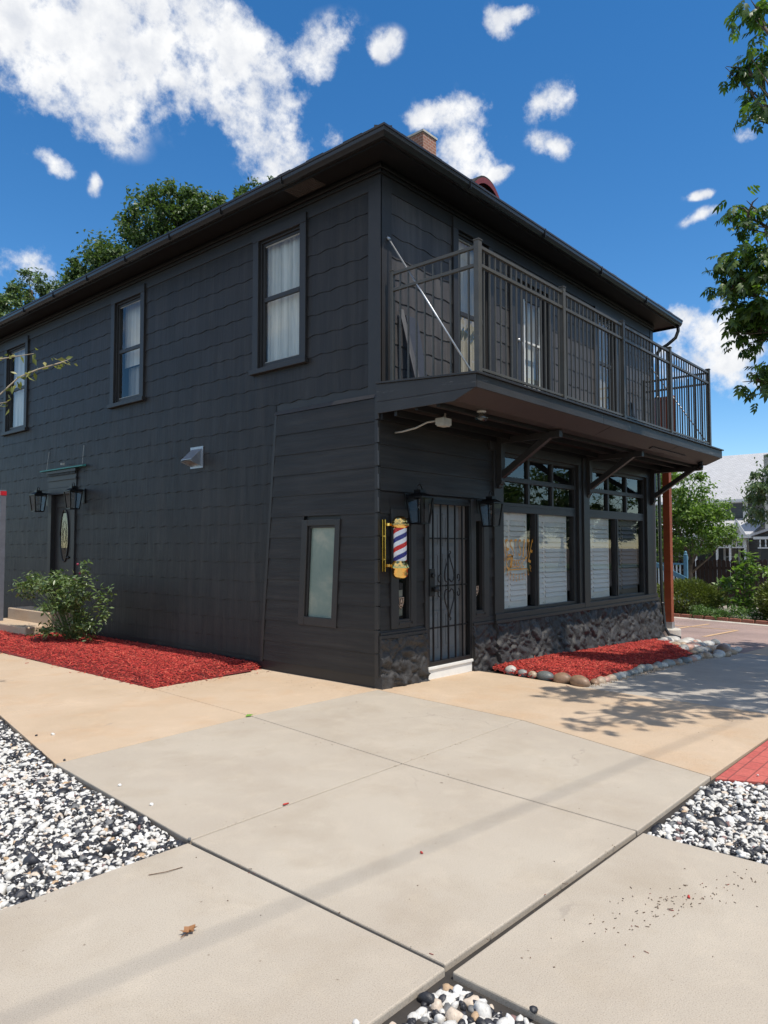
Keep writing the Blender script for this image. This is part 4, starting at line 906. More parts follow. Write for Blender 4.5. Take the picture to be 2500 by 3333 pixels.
# sidelights beside the door
for (u0, u1, us, ue) in ((.335, .53, .20, .66), (1.945, 2.10, 1.90, 2.26)):
    mb = MB(); z0, z1 = .76, 1.96
    for (a, b, c, d) in ((us, u0, .66, 2.06), (u1, ue, .66, 2.06), (u0, u1, z1, 2.06), (u0, u1, .66, z0)): FW.box(mb, a, b, c, d, 0, .04)
    FW.box(mb, u1 + .02, u1 + .05, .70, 2.0, .04, .05); FW.box(mb, u0, u1 + .05, .70, .73, .04, .05)
    w = mb.build('sidelight_window', 'trim', bld, bevel=.004)
    mb = MB(); mb.add([FW.p(u0, z0, -.014), FW.p(u1, z0, -.014), FW.p(u1, z1, -.014), FW.p(u0, z1, -.014)], [(0, 1, 2, 3)]); mb.build('pane', 'glass_dark', w)
    if u0 < 1:
        mb = MB(); mb.add([FW.p(.338, .78, -.022), FW.p(.47, .80, -.022), FW.p(.47, 1.10, -.022), FW.p(.365, 1.10, -.022)], [(0, 1, 2, 3)]); mb.build('card', 'paper', w)
    # shield emblem
    cu, cz, s1 = (.43 if u0 < 1 else 2.02), (.95 if u0 < 1 else 1.02), .062
    def sh(k, o, matn, nm_):
        pts = [(-1, 1.15), (1, 1.15), (.97, .2), (.75, -.5), (.35, -1.0), (0, -1.3), (-.35, -1.0), (-.75, -.5), (-.97, .2)]
        mb = MB(); mb.extr([FW.p(cu + x * s1 * k, cz + z * s1 * k, o) for x, z in pts], (0, -.0008, 0)); mb.build(nm_, matn, w)
    sh(1.0, -.0125, 'sticker_dark', 'emblem'); sh(.86, -.0105, 'sticker', 'emblem'); sh(.76, -.0085, 'sticker_dark', 'emblem')
    mb = MB(); zz = [(-.52, .75), (-.42, -.15), (-.16, -.62), (0, -.15), (.16, -.62), (.42, -.15), (.52, .75)]
    for p, q in zip(zz[:-1], zz[1:]): mb.beam(FW.p(cu + p[0] * s1, cz + p[1] * s1, -.006), FW.p(cu + q[0] * s1, cz + q[1] * s1, -.006), .0035, .012 * .75, up=(0, 1, 0))
    mb.lathe([(0, -.012), (.008, -.008), (.008, .008), (.004, .03), (.006, .034), (0, .036)], FW.p(cu, cz + .012, -.006), 8)
    mb.build('emblem', 'sticker', w)

# window lettering
def glyph(ch, font_scale=1.0):
    cu = bpy.data.curves.new('t', 'FONT'); cu.body = ch; cu.align_x = 'CENTER'; cu.extrude = 0; cu.offset = -.004
    ob = bpy.data.objects.new('t', cu); COL.objects.link(ob); dg = bpy.context.evaluated_depsgraph_get(); me = bpy.data.meshes.new_from_object(ob.evaluated_get(dg))
    v = [tuple(x.co) for x in me.vertices]; f = [tuple(p.vertices) for p in me.polygons]; bpy.data.objects.remove(ob); bpy.data.meshes.remove(me); return v, f
def put(mb, ch, cx_, cz_, w, h, ang, shear=0, o=-.046):
    v, f = glyph(ch); x0 = min(p[0] for p in v); x1 = max(p[0] for p in v); y0 = min(p[1] for p in v); y1 = max(p[1] for p in v); V = []
    for x, y, _ in v:
        a = ((x - x0) / max(1e-6, x1 - x0) - .5) * w * (.45 if ch == 'I' else 1); b = ((y - y0) / (y1 - y0) - .5) * h; a += shear * b
        V.append(FW.p(cx_ + a * math.cos(ang) - b * math.sin(ang), cz_ + a * math.sin(ang) + b * math.cos(ang), o))
    mb.add(V, f)
wd = [o for o in bld.children if o.name.startswith('display_window')][0]
mb = MB(); cxw, czw = 3.165, 1.43
word = 'WESTSIDE'; hts = [.36, .31, .27, .25, .25, .27, .31, .36]
for i, ch in enumerate(word):
    t = (i - 3.5) / 3.5; put(mb, ch, cxw + t * .39, 1.60 - .055 * t * t - (0 if True else 0), .115 if ch == 'W' else .075, hts[i] * 1.0, -t * R(20))
mb.build('lettering', 'lettering', wd)
mb = MB()
put(mb, 'C', 2.91, 1.395, .13, .22, .1, .25)
for i, ch in enumerate('lassic'): put(mb, ch, 2.985 + i * .068, 1.365 + (.03 if ch == 'l' else 0), .06 if ch != 'i' else .02, .12 if ch not in 'li' else (.18 if ch == 'l' else .14), 0, .25)
mb.beam(FW.p(2.88, 1.275, -.046), FW.p(3.42, 1.285, -.046), .002, .016, up=(0, 0, 1)); mb.build('lettering', 'lettering', wd)
mb = MB()
for i, ch in enumerate('BARBERSHOP'):
    t = (i - 4.5) / 4.5; put(mb, ch, cxw + t * .37, 1.155 + .13 * t * t, .035, .105, t * R(24))
mb.build('lettering', 'lettering', wd).data.materials[0] = MT['lettering']

# stone base
def stonewall(x0, x1, ztop, y_top, y_bot, z_bot, seed, endx=None, side=None):
    st = .02; nx = int((x1 - x0) / st); nz = 36; V = []; F = []
    for i in range(nx + 1):
        for j in range(nz + 1):
            x = x0 + (x1 - x0) * i / nx; t = j / nz; zb = z_bot(x); z = zb + (ztop - zb) * t
            q = Vector((x * 5.6 + seed, z * 5.2, 0)); q += Vector((mn.noise(q * .8), mn.noise(q * .8 + Vector((9, 9, 9))), 0)) * .9
            dd, _ = mn.voronoi(q); e = min(1, (dd[1] - dd[0]) * 3.2); h = .012 + .05 * e ** .45 + .04 * mn.noise(q * 1.3) + .03 * abs(mn.noise(q * 2.9)) + .018 * mn.noise(q * 6) + .012 * mn.noise(q * 13)
            y = y_top + (y_bot - y_top) * (1 - t) ** 1.3 - h
            V.append((x, y, z))
    for i in range(nx):
        for j in range(nz): a = i * (nz + 1) + j; F.append((a, a + nz + 1, a + nz + 2, a + 1))
    mb = MB(); mb.add(V, F)
    for xe, i in ((x0, 0), (x1, nx)):                 # close ends
        b = [V[i * (nz + 1) + j] for j in range(nz + 1)] + [(xe, .05, ztop), (xe, .05, z_bot(xe))]; mb.add(b, [tuple(range(len(b))) if i else tuple(range(len(b) - 1, -1, -1))])
    mb.add([V[i * (nz + 1) + nz] for i in range(nx + 1)] + [(x0 + (x1 - x0) * i / nx, .05, ztop) for i in range(nx + 1)], [(i, i + 1, nx + 2 + i, nx + 1 + i) for i in range(nx)])
    mb.build('stone_base', 'stone_dark', bld, smooth=True)
stonewall(.005, .86, .555, -.0, -.03, lambda x: -.06, 3)
stonewall(1.86, 2.37, .562, .0, -.05, lambda x: gz(x) - .06, 11)
stonewall(2.375, BL + .02, .548, -.02, -.15, lambda x: gz(x) - .08, 21)

# door, recess and security gate
mb = MB(); mb.box(.90, .905, .0, .14, .13, 2.2); mb.box(1.755, 1.835, .06, .14, .14, 2.19); mb.box(.905, .935, .06, .14, .14, 2.19); mb.box(.935, 1.755, .06, .14, 2.15, 2.19)
fd = mb.build('front_door', 'jamb', bld, bevel=.003)
mb = MB(); mb.box(.935, 1.755, .11, .15, .14, 2.15)
for (a, b, c, d) in ((1.0, 1.30, 1.62, 2.05), (1.39, 1.69, 1.62, 2.05), (1.0, 1.30, .92, 1.52), (1.39, 1.69, .92, 1.52), (1.0, 1.30, .30, .80), (1.39, 1.69, .30, .80)):
    mb.box(a, b, .10, .111, c, c + .02); mb.box(a, b, .10, .111, d - .02, d); mb.box(a, a + .02, .10, .111, c + .02, d - .02); mb.box(b - .02, b, .10, .111, c + .02, d - .02); mb.box(a + .06, b - .06, .098, .111, c + .06, d - .06)
mb.build('door_leaf', 'door_grey', fd, bevel=.004)
mb = MB(); mb.box(.88, 1.845, -.055, .15, .10, .135); mb.box(.885, 1.84, -.035, .14, -.03, .10); mb.build('threshold', 'white_paint', fd, bevel=.004)
mb = MB()
for (a, b, c, d) in ((.885, .93, .14, 2.20), (1.80, 1.845, .14, 2.20), (.93, 1.80, 2.15, 2.20), (.93, 1.80, .14, .19)): mb.box(a, b, -.035, .01, c, d)
gt = mb.build('security_gate', 'black_iron', bld, bevel=.003)
for x in (1.03, 1.19, 1.345, 1.50, 1.66): mb = MB(); mb.box(x - .009, x + .009, -.022, -.004, .19, 2.15); mb.build('bar', 'black_iron', gt)
for z in (1.72, 1.12, .60): mb = MB(); mb.box(.93, 1.80, -.0035, .006, z - .01, z + .01); mb.build('crossbar', 'black_iron', gt)
def arcpts(c, r, a0, a1, n=14): return [(c[0] + r * math.cos(R(a0 + (a1 - a0) * k / n)), -.03, c[1] + r * math.sin(R(a0 + (a1 - a0) * k / n))) for k in range(n + 1)]
mb = MB(); X = 1.345
for s1 in (-1, 1):
    for s2 in (-1, 1):
        pts = [(X, -.03, 1.12 + s2 * .40), (X + s1 * .03, -.03, 1.12 + s2 * .32), (X + s1 * .09, -.03, 1.12 + s2 * .20), (X + s1 * .105, -.03, 1.12 + s2 * .12), (X + s1 * .085, -.03, 1.12 + s2 * .06), (X + s1 * .04, -.03, 1.12 + s2 * .045), (X + s1 * .004, -.03, 1.12 + s2 * .08)]
        mb.tube(pts, .0085, 6)
        c = (X + s1 * .20, 1.12 + s2 * .10); mb.tube([(c[0] + s1 * .035 * math.cos(t) * (1 - t / 9), -.03, c[1] + s2 * .045 * math.sin(t) * (1 - t / 9)) for t in [k * .4 - 1.4 for k in range(14)]], .008, 6)
        mb.tube([(X + s1 * (.012 + .022 * math.sin(t)), -.03, 1.12 + s2 * (.42 + .02 * math.cos(t))) for t in [k * .5 for k in range(9)]], .007, 5)
mb.build('scrollwork', 'black_iron', gt, smooth=True)
mb = MB(); mb.box(.92, 1.02, -.05, .0, 1.0, 1.34); mb.lathe([(0, -.035), (.034, -.03), (.036, 0), (.03, .03), (0, .035)], (.99, -.09, 1.09), 14); mb.tube([(.99, -.05, 1.09), (.99, -.09, 1.09)], .014, 8); mb.tube([(.97, -.05, 1.26), (.97, -.075, 1.26)], .03, 12); mb.build('lock', 'black_iron', gt, bevel=.006)

# roof, soffit, gutter
EV = .47
mb = MB(); X0, X1, Y0, Y1 = XS - .38, BL + .38, -.38, 12.9
for (a, b) in (((X0, Y0, 6.13), (X0, Y1, 6.13)),): mb.box(X0, XS - .02, Y0, Y1, 6.122, 6.14)
mb.box(XS - .02, X1, Y0, -.02, 6.1215, 6.14); mb.box(BL, X1, -.02, Y1, 6.1225, 6.14); rf_s = mb.build('soffit', 'soffit', bld)
mb = MB(); sv = [(-.20, .95, 1.45), (-.20, 9, 9.4)]
mb.box(XS - .34, XS - .10, .82, 1.32, 6.112, 6.123)
for k in range(12): mb.box(XS - .33, XS - .11, .84 + k * .04, .855 + k * .04, 6.108, 6.113)
simple('soffit_vent', (.06, .05, .045), .6); mb.build('soffit_vent', 'soffit_vent', rf_s)
mb = MB(); mb.box(X0 - .02, X0, Y0 - .02, Y1, 6.08, 6.235); mb.box(X0, X1 + .02, Y0 - .02, Y0, 6.081, 6.234); mb.box(X1, X1 + .02, Y0, Y1, 6.082, 6.233); mb.build('fascia', 'soffit', bld)
def gutter(mb, p, q, out, m0=0, m1=0):                 # K-profile, mitred at the ends
    p = Vector(p); q = Vector(q); out = Vector(out); d = (q - p).normalized()
    prof = [(0, 0), (.055, 0), (.065, .02), (.085, .05), (.09, .085), (.10, .095), (.10, .118), (.092, .118), (.088, .100), (.0, .105)]
    V = []
    for (e, mm, sg) in ((p, m0, -1), (q, m1, 1)):
        for a, b in prof: V.append(tuple(e + out * a + Vector((0, 0, b)) + d * (sg * a * mm)))
    n = len(prof); mb.add(V, [(i, (i + 1) % n, n + (i + 1) % n, n + i) for i in range(n)] + [tuple(range(n)), tuple(range(2 * n - 1, n - 1, -1))])
mb = MB(); gx0 = X0 - .021; gy0 = Y0 - .021; gx1 = X1 + .021
gutter(mb, (gx0, gy0, 6.10), (gx1, gy0, 6.10), (0, -1, 0), 1, 0); gutter(mb, (gx0, Y1, 6.10), (gx0, gy0, 6.10), (-1, 0, 0), 0, 1)
for y in [1.2 + 1.25 * i for i in range(9)]: mb.box(gx0 - .104, gx0 - .06, y, y + .02, 6.10 + .112, 6.10 + .125); mb.box(gx0 - .103, gx0 - .0, y, y + .006, 6.11, 6.10 + .10)
for x in [1.2 + 1.9 * i for i in range(4)]: mb.box(x, x + .02, gy0 - .104, gy0 - .06, 6.212, 6.225); mb.box(x, x + .008, gy0 - .102, gy0, 6.099, 6.20)
mb.build('gutter', 'gutter', bld)
SL = .33; zt = 6.215; yr = (BL / 2 + .5)
mb = MB(); a0, b0, a1, b1 = X0 - .06, Y0 - .06, X1 + .06, Y1; hw = (a1 - a0) / 2; rz = zt + hw * SL; th = .035
c = [(a0, b0, zt), (a1, b0, zt), (a1, b1, zt), (a0, b1, zt), ((a0 + a1) / 2, b0 + hw, rz), ((a0 + a1) / 2, b1, rz)]
c2 = [(x, y, z + th) for x, y, z in c]
mb.add(c + c2, [(6, 7, 10), (7, 8, 11, 10), (9, 6, 10, 11), (0, 4, 1), (1, 4, 5, 2), (3, 5, 4, 0), (0, 1, 7, 6), (1, 2, 8, 7), (3, 0, 6, 9), (2, 3, 9, 11, 8)])
# ragged shingle edge and hip caps
rr = random.Random(4); y = b0
while y < b1: w_ = rr.uniform(.12, .32); mb.box(a0 - rr.uniform(.0, .018), a0 + .2, y, y + w_ - .008, zt + .02, zt + .042 + rr.uniform(0, .008)); y += w_
x = a0
while x < a1: w_ = rr.uniform(.12, .32); mb.box(x, x + w_ - .008, b0 - rr.uniform(.0, .018), b0 + .2, zt + .021, zt + .043 + rr.uniform(0, .008)); x += w_
for k in range(8): t = k * .26; mb.hexa([(a0 + t - .02, b0 + t + .12, zt + t * SL + .03), (a0 + t + .12, b0 + t - .02, zt + t * SL + .03), (a0 + t + .36, b0 + t + .22, zt + (t + .28) * SL + .03), (a0 + t + .22, b0 + t + .36, zt + (t + .28) * SL + .03)], [(a0 + t - .02, b0 + t + .12, zt + t * SL + .06), (a0 + t + .12, b0 + t - .02, zt + t * SL + .06), (a0 + t + .36, b0 + t + .22, zt + (t + .28) * SL + .055), (a0 + t + .22, b0 + t + .36, zt + (t + .28) * SL + .055)])
roof = mb.build('roof', 'shingle_roof_dark', bld)
mb = MB(); mb.box(4.40, 4.81, 2.76, 3.17, 6.9, 9.50); mb.build('chimney', 'chimney_brick', roof)
mb = MB(); mb.box(4.38, 4.83, 2.74, 3.19, 9.50, 9.54); mb.build('chimney_cap', 'footing', roof)
# eyebrow dormer with a curved red gable
mb = MB(); n = 24; DX, DW, DZ = 4.50, 1.1, 6.62
cur = lambda t: max(0, 1 - (abs(t) * 1.1 / .98) ** 2.2)
top = [(DX + t * DW, DZ + 1.52 * cur(t)) for t in [-1 + 2 * k / n for k in range(n + 1)]]
mb.extr([(x, 1.52, z) for x, z in top] + [(DX + DW, 1.52, 6.4), (DX - DW, 1.52, 6.4)], (0, .5, 0)); mb.build('dormer', 'red_trim', roof)
mb = MB()
for i in range(n):
    (xa, za), (xb, zb) = top[i], top[i + 1]; mb.hexa([(xa, 1.40, za), (xb, 1.40, zb), (xb, 1.40, zb + .04), (xa, 1.40, za + .04)], [(xa, 2.4, za), (xb, 2.4, zb), (xb, 2.4, zb + .04), (xa, 2.4, za + .04)])
mb.build('dormer_roof', 'shingle_roof_dark', roof)
mb = MB()
for i in range(n):
    (xa, za), (xb, zb) = top[i], top[i + 1]; mb.hexa([(xa, 1.385, za - .10), (xb, 1.385, zb - .10), (xb, 1.385, zb), (xa, 1.385, za)], [(xa, 1.40, za - .10), (xb, 1.40, zb - .10), (xb, 1.40, zb), (xa, 1.40, za)])
mb.build('dormer_trim', 'red_trim', roof)
# downspout
mb = MB(); mb.tube([(8.74, -.42, 6.12), (8.74, -.42, 6.0), (8.70, -.38, 5.86), (8.60, -.25, 5.72), (8.50, -.12, 5.62), (8.46, -.08, 5.50), (8.455, -.075, 5.2), (8.45, -.075, 3.2), (8.45, -.085, 1.5), (8.45, -.10, .6), (8.45, -.14, .0), (8.47, -.22, -.14), (8.55, -.42, -.20)], .034, 12)
for z in (4.6, .45): mb.tube([(8.45, -.10 if z < 1 else -.075, z), (8.45, -.10 if z < 1 else -.075, z + .05)], .044, 12)
ds = mb.build('downspout', 'gutter', bld, smooth=True)
mb = MB(); mb.hexa([(8.40, .0, .2), (8.44, .0, .2), (8.44, .06, .2), (8.40, .06, .2)], [(8.37, -.02, 3.2), (8.40, -.02, 3.2), (8.40, .04, 3.2), (8.37, .04, 3.2)]); mb.build('corner_board', 'grey_post', bld)

# balcony ---------------------------------------------------------------
BX0, BX1, BY = .0, 8.14, -1.36
mb = MB(); mb.extr([(BX0, -.002, 3.50), (BX0, BY, 3.415), (BX0, BY, 3.265), (BX0, -1.095, 3.16), (BX0, -.002, 3.24)], (BX1 - BX0, 0, 0)); bal = mb.build('balcony_deck', 'brown_soffit', bld)
mb = MB()
for i, (a, b) in enumerate(((-.012, 3.02), (3.025, 5.55), (5.555, 8.152))): mb.hexa([(a, BY - .02, 3.262), (b, BY - .02, 3.262), (b, BY, 3.262), (a, BY, 3.262)], [(a, BY - .02, 3.40), (b, BY - .02, 3.40), (b, BY, 3.40), (a, BY, 3.40)])
for xx, s_ in ((BX0 - .02, 1), (BX1, 1)):
    mb.extr([(xx, -.0, 3.49), (xx, BY - .02, 3.40), (xx, BY - .02, 3.262), (xx, 0, 3.285)], (.02, 0, 0)); mb.extr([(xx + .002, -.0, 3.282), (xx + .002, BY - .0, 3.259), (xx + .002, -1.09, 3.150), (xx + .002, 0, 3.150)], (.016, 0, 0))
m = Mat('fascia_worn'); a = m.ramp(m.noise(2, 5, .6), [(.3, (.028, .026, .026)), (.7, (.04, .038, .038))])
wn = m.noise(1, 7, .7, m.map((1.6, 1, 13)), 1.2)
m.col(m.mix(a, (.20, .195, .19), m.ramp(wn, [(.60, (0,) * 3), (.66, (.8,) * 3)]))).set(Roughness=.5).bump(m.noise(1, 6, .62, m.map((2.4, 6, 44))), .5, .006); MT['fascia_worn'] = m.m
mb.build('balcony_fascia', 'fascia_worn', bld, bevel=.002)
mb = MB(); mb.hexa([(-.04, BY - .05, 3.40), (BX1 + .04, BY - .05, 3.40), (BX1 + .04, .0, 3.492), (-.04, .0, 3.492)], [(-.04, BY - .05, 3.425), (BX1 + .04, BY - .05, 3.425), (BX1 + .04, .0, 3.515), (-.04, .0, 3.515)])
mb.build('deck_boards', 'trim', bld, bevel=.004)
mb = MB()
for y0, z0 in ((-.25, 3.10), (-.55, 3.13), (-.85, 3.13)): mb.box(.03, BX1 - .02, y0 - .02, y0 + .02, z0, z0 + .075)
mb.box(.02, BX1, -.06, -.001, 3.08, 3.22); mb.build('ceiling_batten', 'soffit', bld)
mb = MB(); mb.hexa([(5.2, -1.14, 3.172), (6.7, -1.14, 3.172), (6.7, -1.20, 3.197), (5.2, -1.20, 3.197)], [(5.2, -1.145, 3.162), (6.7, -1.145, 3.162), (6.7, -1.205, 3.187), (5.2, -1.205, 3.187)]); mb.build('patch_strip', 'brown_soffit', bld)
mb = MB()
for x in (3.3, 5.9): mb.extr([(x, BY, 3.263), (x + .006, BY, 3.263), (x + .006, -1.10, 3.160), (x, -1.10, 3.160)], (0, 0, -.0025))
mb.build('panel_joint', 'soffit', bld)
for x in (2.50, 5.27, 8.13):
    mb = MB(); mb.box(x - .05, x + .05, -.13, -.046, 2.52, 3.15); mb.box(x - .045, x + .045, -1.02, -.13, 3.06, 3.15); mb.beam((x, -.10, 2.60), (x, -.86, 3.10), .085, .085, up=(1, 0, 0))
    mb.extr([(x - .045, -.046, 2.52), (x - .045, -.125, 2.52), (x - .045, -.12, 2.49), (x - .045, -.095, 2.475), (x - .045, -.09, 2.44), (x - .045, -.046, 2.43)], (.09, 0, 0)); mb.build('bracket', 'trim', bld, bevel=.004)
# railing
dz = lambda y: 3.515 + (y * .066)
posts = [(.13, -1.31), (2.02, -1.31), (3.84, -1.31), (5.70, -1.31), (7.66, -1.31), (.13, -.12), (7.66, -.12)]
mb = MB(); zt1, zt2 = 4.80, 4.605
for z in (zt1, zt2, ):
    mb.box(.13, 7.66, -1.33, -1.29, z - .018, z + .018); mb.box(.112, .148, -1.29, -.14, z - .018 + .0, z + .018); mb.box(7.642, 7.678, -1.29, -.14, z - .018, z + .018)
mb.box(.13, 7.66, -1.325, -1.295, 3.475, 3.505)
rail = mb.build('railing', 'railing', bld, bevel=.003)
for (x, y) in posts:
    w_ = .032 if y < -1 else .022; mb = MB(); mb.box(x - w_, x + w_, y - w_, y + w_, 3.43, 4.86 if y < -1 else 4.83); mb.box(x - w_ - .006, x + w_ + .006, y - w_ - .006, y + w_ + .006, 4.86 if y < -1 else 4.83, 4.875 if y < -1 else 4.84)
    mb.build('railing_post', 'railing', rail, bevel=.003)
mb = MB(); mb.box(-.0085, .0085, -.0085, .0085, 0, 1.33); bme = mb.build('baluster', 'railing', rail, org=(0, 0, 0)); bme.location = (.26, -1.31, 3.46)
first = True
def bal_at(x, y, h=1.33):
    global first
    if first: o = bme; first = False
    else: o = bme.copy(); COL.objects.link(o); o.parent = rail
    o.location = (x, y, 3.46 if y < -1 else dz(y) - .04)
fx = [.13, 2.02, 3.84, 5.70, 7.66]
for a, b in zip(fx[:-1], fx[1:]):
    n = round((b - a) / .113)
    for k in range(1, n): bal_at(a + (b - a) * k / n, -1.31)
for k in range(1, 10): bal_at(.13, -1.31 + 1.19 * k / 10); bal_at(7.66, -1.31 + 1.19 * k / 10)
for (p, q) in (((.16, -.03, 5.26), (.06, -1.27, 3.45)), ((8.28, -.03, 5.22), (7.85, -1.27, 3.45))):
    mb = MB(); mb.tube([p, q], .011, 8); mb.tube([Vector(p) + Vector((0, .03, .03)), Vector(p) + Vector((0, -.02, -.02))], .022, 8); mb.build('tie_rod', 'galv', bld, smooth=True)
# things leaning on the balcony
mb = MB(); mb.hexa([(.36, -.30, 3.49), (.40, -.34, 3.49), (.40, -.30, 3.49), (.37, -.26, 3.49)], [(.34, -.05, 4.45), (.38, -.08, 4.45), (.39, -.04, 4.45), (.35, -.03, 4.45)])
mb.hexa([(.44, -.25, 3.49), (.66, -.25, 3.49), (.66, -.22, 3.49), (.44, -.22, 3.49)], [(.44, -.07, 4.40), (.66, -.07, 4.40), (.66, -.04, 4.40), (.44, -.04, 4.40)])
tag(mb.build('leaning_board', 'wood_board', org=(.5, -.2, 3.49)), 'dark painted boards leaning on the wall at the near end of the balcony', 'board')
mb = MB(); mb.hexa([(7.2, -.22, 3.50), (7.34, -.22, 3.50), (7.34, -.19, 3.50), (7.2, -.19, 3.50)], [(7.2, -.06, 4.35), (7.34, -.06, 4.35), (7.34, -.03, 4.35), (7.2, -.03, 4.35)])
tag(mb.build('leaning_board', 'wood_board', org=(7.27, -.2, 3.5)), 'narrow dark board leaning on the wall at the far end of the balcony', 'board')
# under-balcony fixtures
jb = thing('junction_box', 'beige junction box with bent conduit under the balcony corner', 'electrical box', (.55, -.55, 3.06))
mb = MB(); mb.box(.44, .60, -.62, -.50, 3.02, 3.10); mb.box(.45, .59, -.61, -.51, 3.005, 3.021); mb.build('box', 'fixture_grey', jb, bevel=.006)
mb = MB(); mb.tube([(.46, -.5, 3.07), (.42, -.40, 3.06), (.36, -.28, 3.00), (.30, -.12, 2.965), (.28, -.03, 2.96)], .011, 8); mb.build('conduit', 'conduit', jb, smooth=True)
mb = MB(); mb.tube([(.54, -.56, 3.10), (.54, -.56, 3.16)], .02, 8); mb.build('mount', 'conduit', jb)
cl_ = thing('ceiling_light', 'round glass globe light under the near end of the balcony', 'ceiling light', (.68, -.98, 3.15))
mb = MB(); mb.lathe([(.05, .0), (.055, -.02), (.03, -.03)], (.68, -.98, 3.165), 20); mb.build('base', 'fixture_grey', cl_, smooth=True)
mb = MB(); mb.lathe([(.025, -.03), (.06, -.06), (.072, -.09), (.06, -.115), (.02, -.13)], (.68, -.98, 3.165), 20); mb.build('globe', 'glass_dark', cl_, smooth=True)
sc = thing('security_camera', 'small black dome camera hanging at the far corner of the balcony', 'camera', (7.72, -1.12, 3.1))
mb = MB(); mb.lathe([(0, .03), (.045, .03), (.05, -.01), (.04, -.02)], (7.72, -1.12, 3.15), 20); mb.build('mount', 'black_lamp', sc, smooth=True)
mb = MB(); mb.lathe([(.0, .05), (.03, .045), (.052, .02), (.056, -.01), (.045, -.04), (.02, -.058), (0, -.06)], (7.72, -1.12, 3.09), 20); mb.build('dome', 'black_lamp', sc, smooth=True)

# wall lanterns
def lantern(c, d, label):                              # c: body centre top-mid; d: outward unit
    t = thing('wall_lantern', label, 'lantern', c, 'black lanterns flanking the doors'); c = Vector(c); d = Vector(d); s_ = Vector((d.y, -d.x, 0))
    if s_.length == 0: s_ = Vector((1, 0, 0))
    def q(a, b, z): return c + s_ * a + d * b + Vector((0, 0, z))
    mb = MB(); B_ = .20
    mb.hexa([q(-.06, -B_, -.10), q(.06, -B_, -.10), q(.06, -B_ + .022, -.10), q(-.06, -B_ + .022, -.10)], [q(-.06, -B_, .16), q(.06, -B_, .16), q(.06, -B_ + .022, .16), q(-.06, -B_ + .022, .16)]); mb.build('backplate', 'black_lamp', t, bevel=.004)
    mb = MB(); mb.beam(q(0, -B_ + .02, .13), q(0, .0, .13), .03, .03); mb.build('arm', 'black_lamp', t)
    mb = MB()
    a, b = .112, .078; zt, zb = .10, -.21; th = .019
    top = [(-a, -a), (a, -a), (a, a), (-a, a)]; bot = [(-b, -b), (b, -b), (b, b), (-b, b)]
    for i in range(4):
        mb.beam(q(*top[i], zt), q(*bot[i], zb), th, th); mb.beam(q(*top[i], zt), q(*top[(i + 1) % 4], zt), th, th); mb.beam(q(*bot[i], zb), q(*bot[(i + 1) % 4], zb), th, th)
    k = .045; tp = [q(x / a * k, y / a * k, zt + .055) for x, y in top]; bt = [q(x * 1.08, y * 1.08, zt + .002) for x, y in top]; mb.hexa(bt, tp)
    mb.hexa([q(-.05, -.05, zt + .055), q(.05, -.05, zt + .055), q(.05, .05, zt + .055), q(-.05, .05, zt + .055)], [q(-.05, -.05, zt + .09), q(.05, -.05, zt + .09), q(.05, .05, zt + .09), q(-.05, .05, zt + .09)])
    mb.build('cage', 'black_lamp', t)
    mb = MB(); pts = [q(.045 * math.cos(R(g)), 0, zt + .09 + .065 * math.sin(R(g))) for g in range(0, 181, 15)]; mb.tube(pts, .008, 6); mb.build('loop', 'black_lamp', t, smooth=True)
    for i in range(4):
        mb = MB(); p0, p1 = top[i], top[(i + 1) % 4]; r0_, r1_ = bot[i], bot[(i + 1) % 4]; mb.add([q(*p0, zt), q(*p1, zt), q(*r1_, zb), q(*r0_, zb)], [(0, 1, 2, 3)]); mb.build('glass_panel', 'glass_clear', t)
    mb = MB(); cc_ = tuple(q(0, 0, 0)); mb.lathe([(.012, .09), (.014, .04), (.012, .035)], cc_, 12); mb.lathe([(.012, .035), (.03, -.01), (.028, -.04), (.012, -.06), (0, -.062)], cc_, 16); mb.build('bulb', 'glass_clear', t, smooth=True)
    return t
lantern((.53, -.20, 2.10), (0, -1, 0), 'black wall lantern above the barber pole left of the gated door')
lantern((2.07, -.20, 2.10), (0, -1, 0), 'black wall lantern between the gated door and the lettered window')
lantern((-.165, 8.52, 2.50), (-1, 0, 0), 'black wall lantern left of the oval glass side door')
lantern((-.165, 7.10, 2.50), (-1, 0, 0), 'black wall lantern right of the oval glass side door')

# barber pole
bp = thing('barber_pole', 'gold capped barber pole with red, white and blue stripes', 'barber pole', (.17, -.20, 1.25)); pc = (.165, -.20, 0)
mb = MB(); mb.box(.05, .11, -.034, -.022, 1.33, 1.93); mb.box(.052, .064, -.075, -.034, 1.33, 1.93); mb.build('wall_plate', 'brass_plate', bp, bevel=.004)
for z in (1.40, 1.87): mb = MB(); mb.box(.07, .13, -.12, -.034, z - .018, z + .018); mb.beam((.09, -.08, z), (.155, -.16, z), .03, .03); mb.build('bracket_arm', 'gold', bp, bevel=.004)
mb = MB(); mb.lathe([(.076, 1.45), (.076, 1.835)], pc, 64); st = mb.build('stripe_cylinder', 'barber_stripes', bp, smooth=False, org=(pc[0], pc[1], 1.4))
mb = MB(); mb.lathe([(.085, 1.44), (.085, 1.84)], pc, 48); mb.build('glass_tube', 'glass_tube', bp, smooth=True)
mb = MB(); mb.lathe([(.0, 1.968), (.05, 1.960), (.078, 1.935), (.091, 1.90), (.091, 1.885), (.104, 1.880), (.107, 1.868), (.102, 1.858), (.102, 1.848), (.09, 1.842), (.086, 1.832), (.074, 1.826)][::-1], pc, 48); mb.build('top_cap', 'gold', bp, smooth=True)
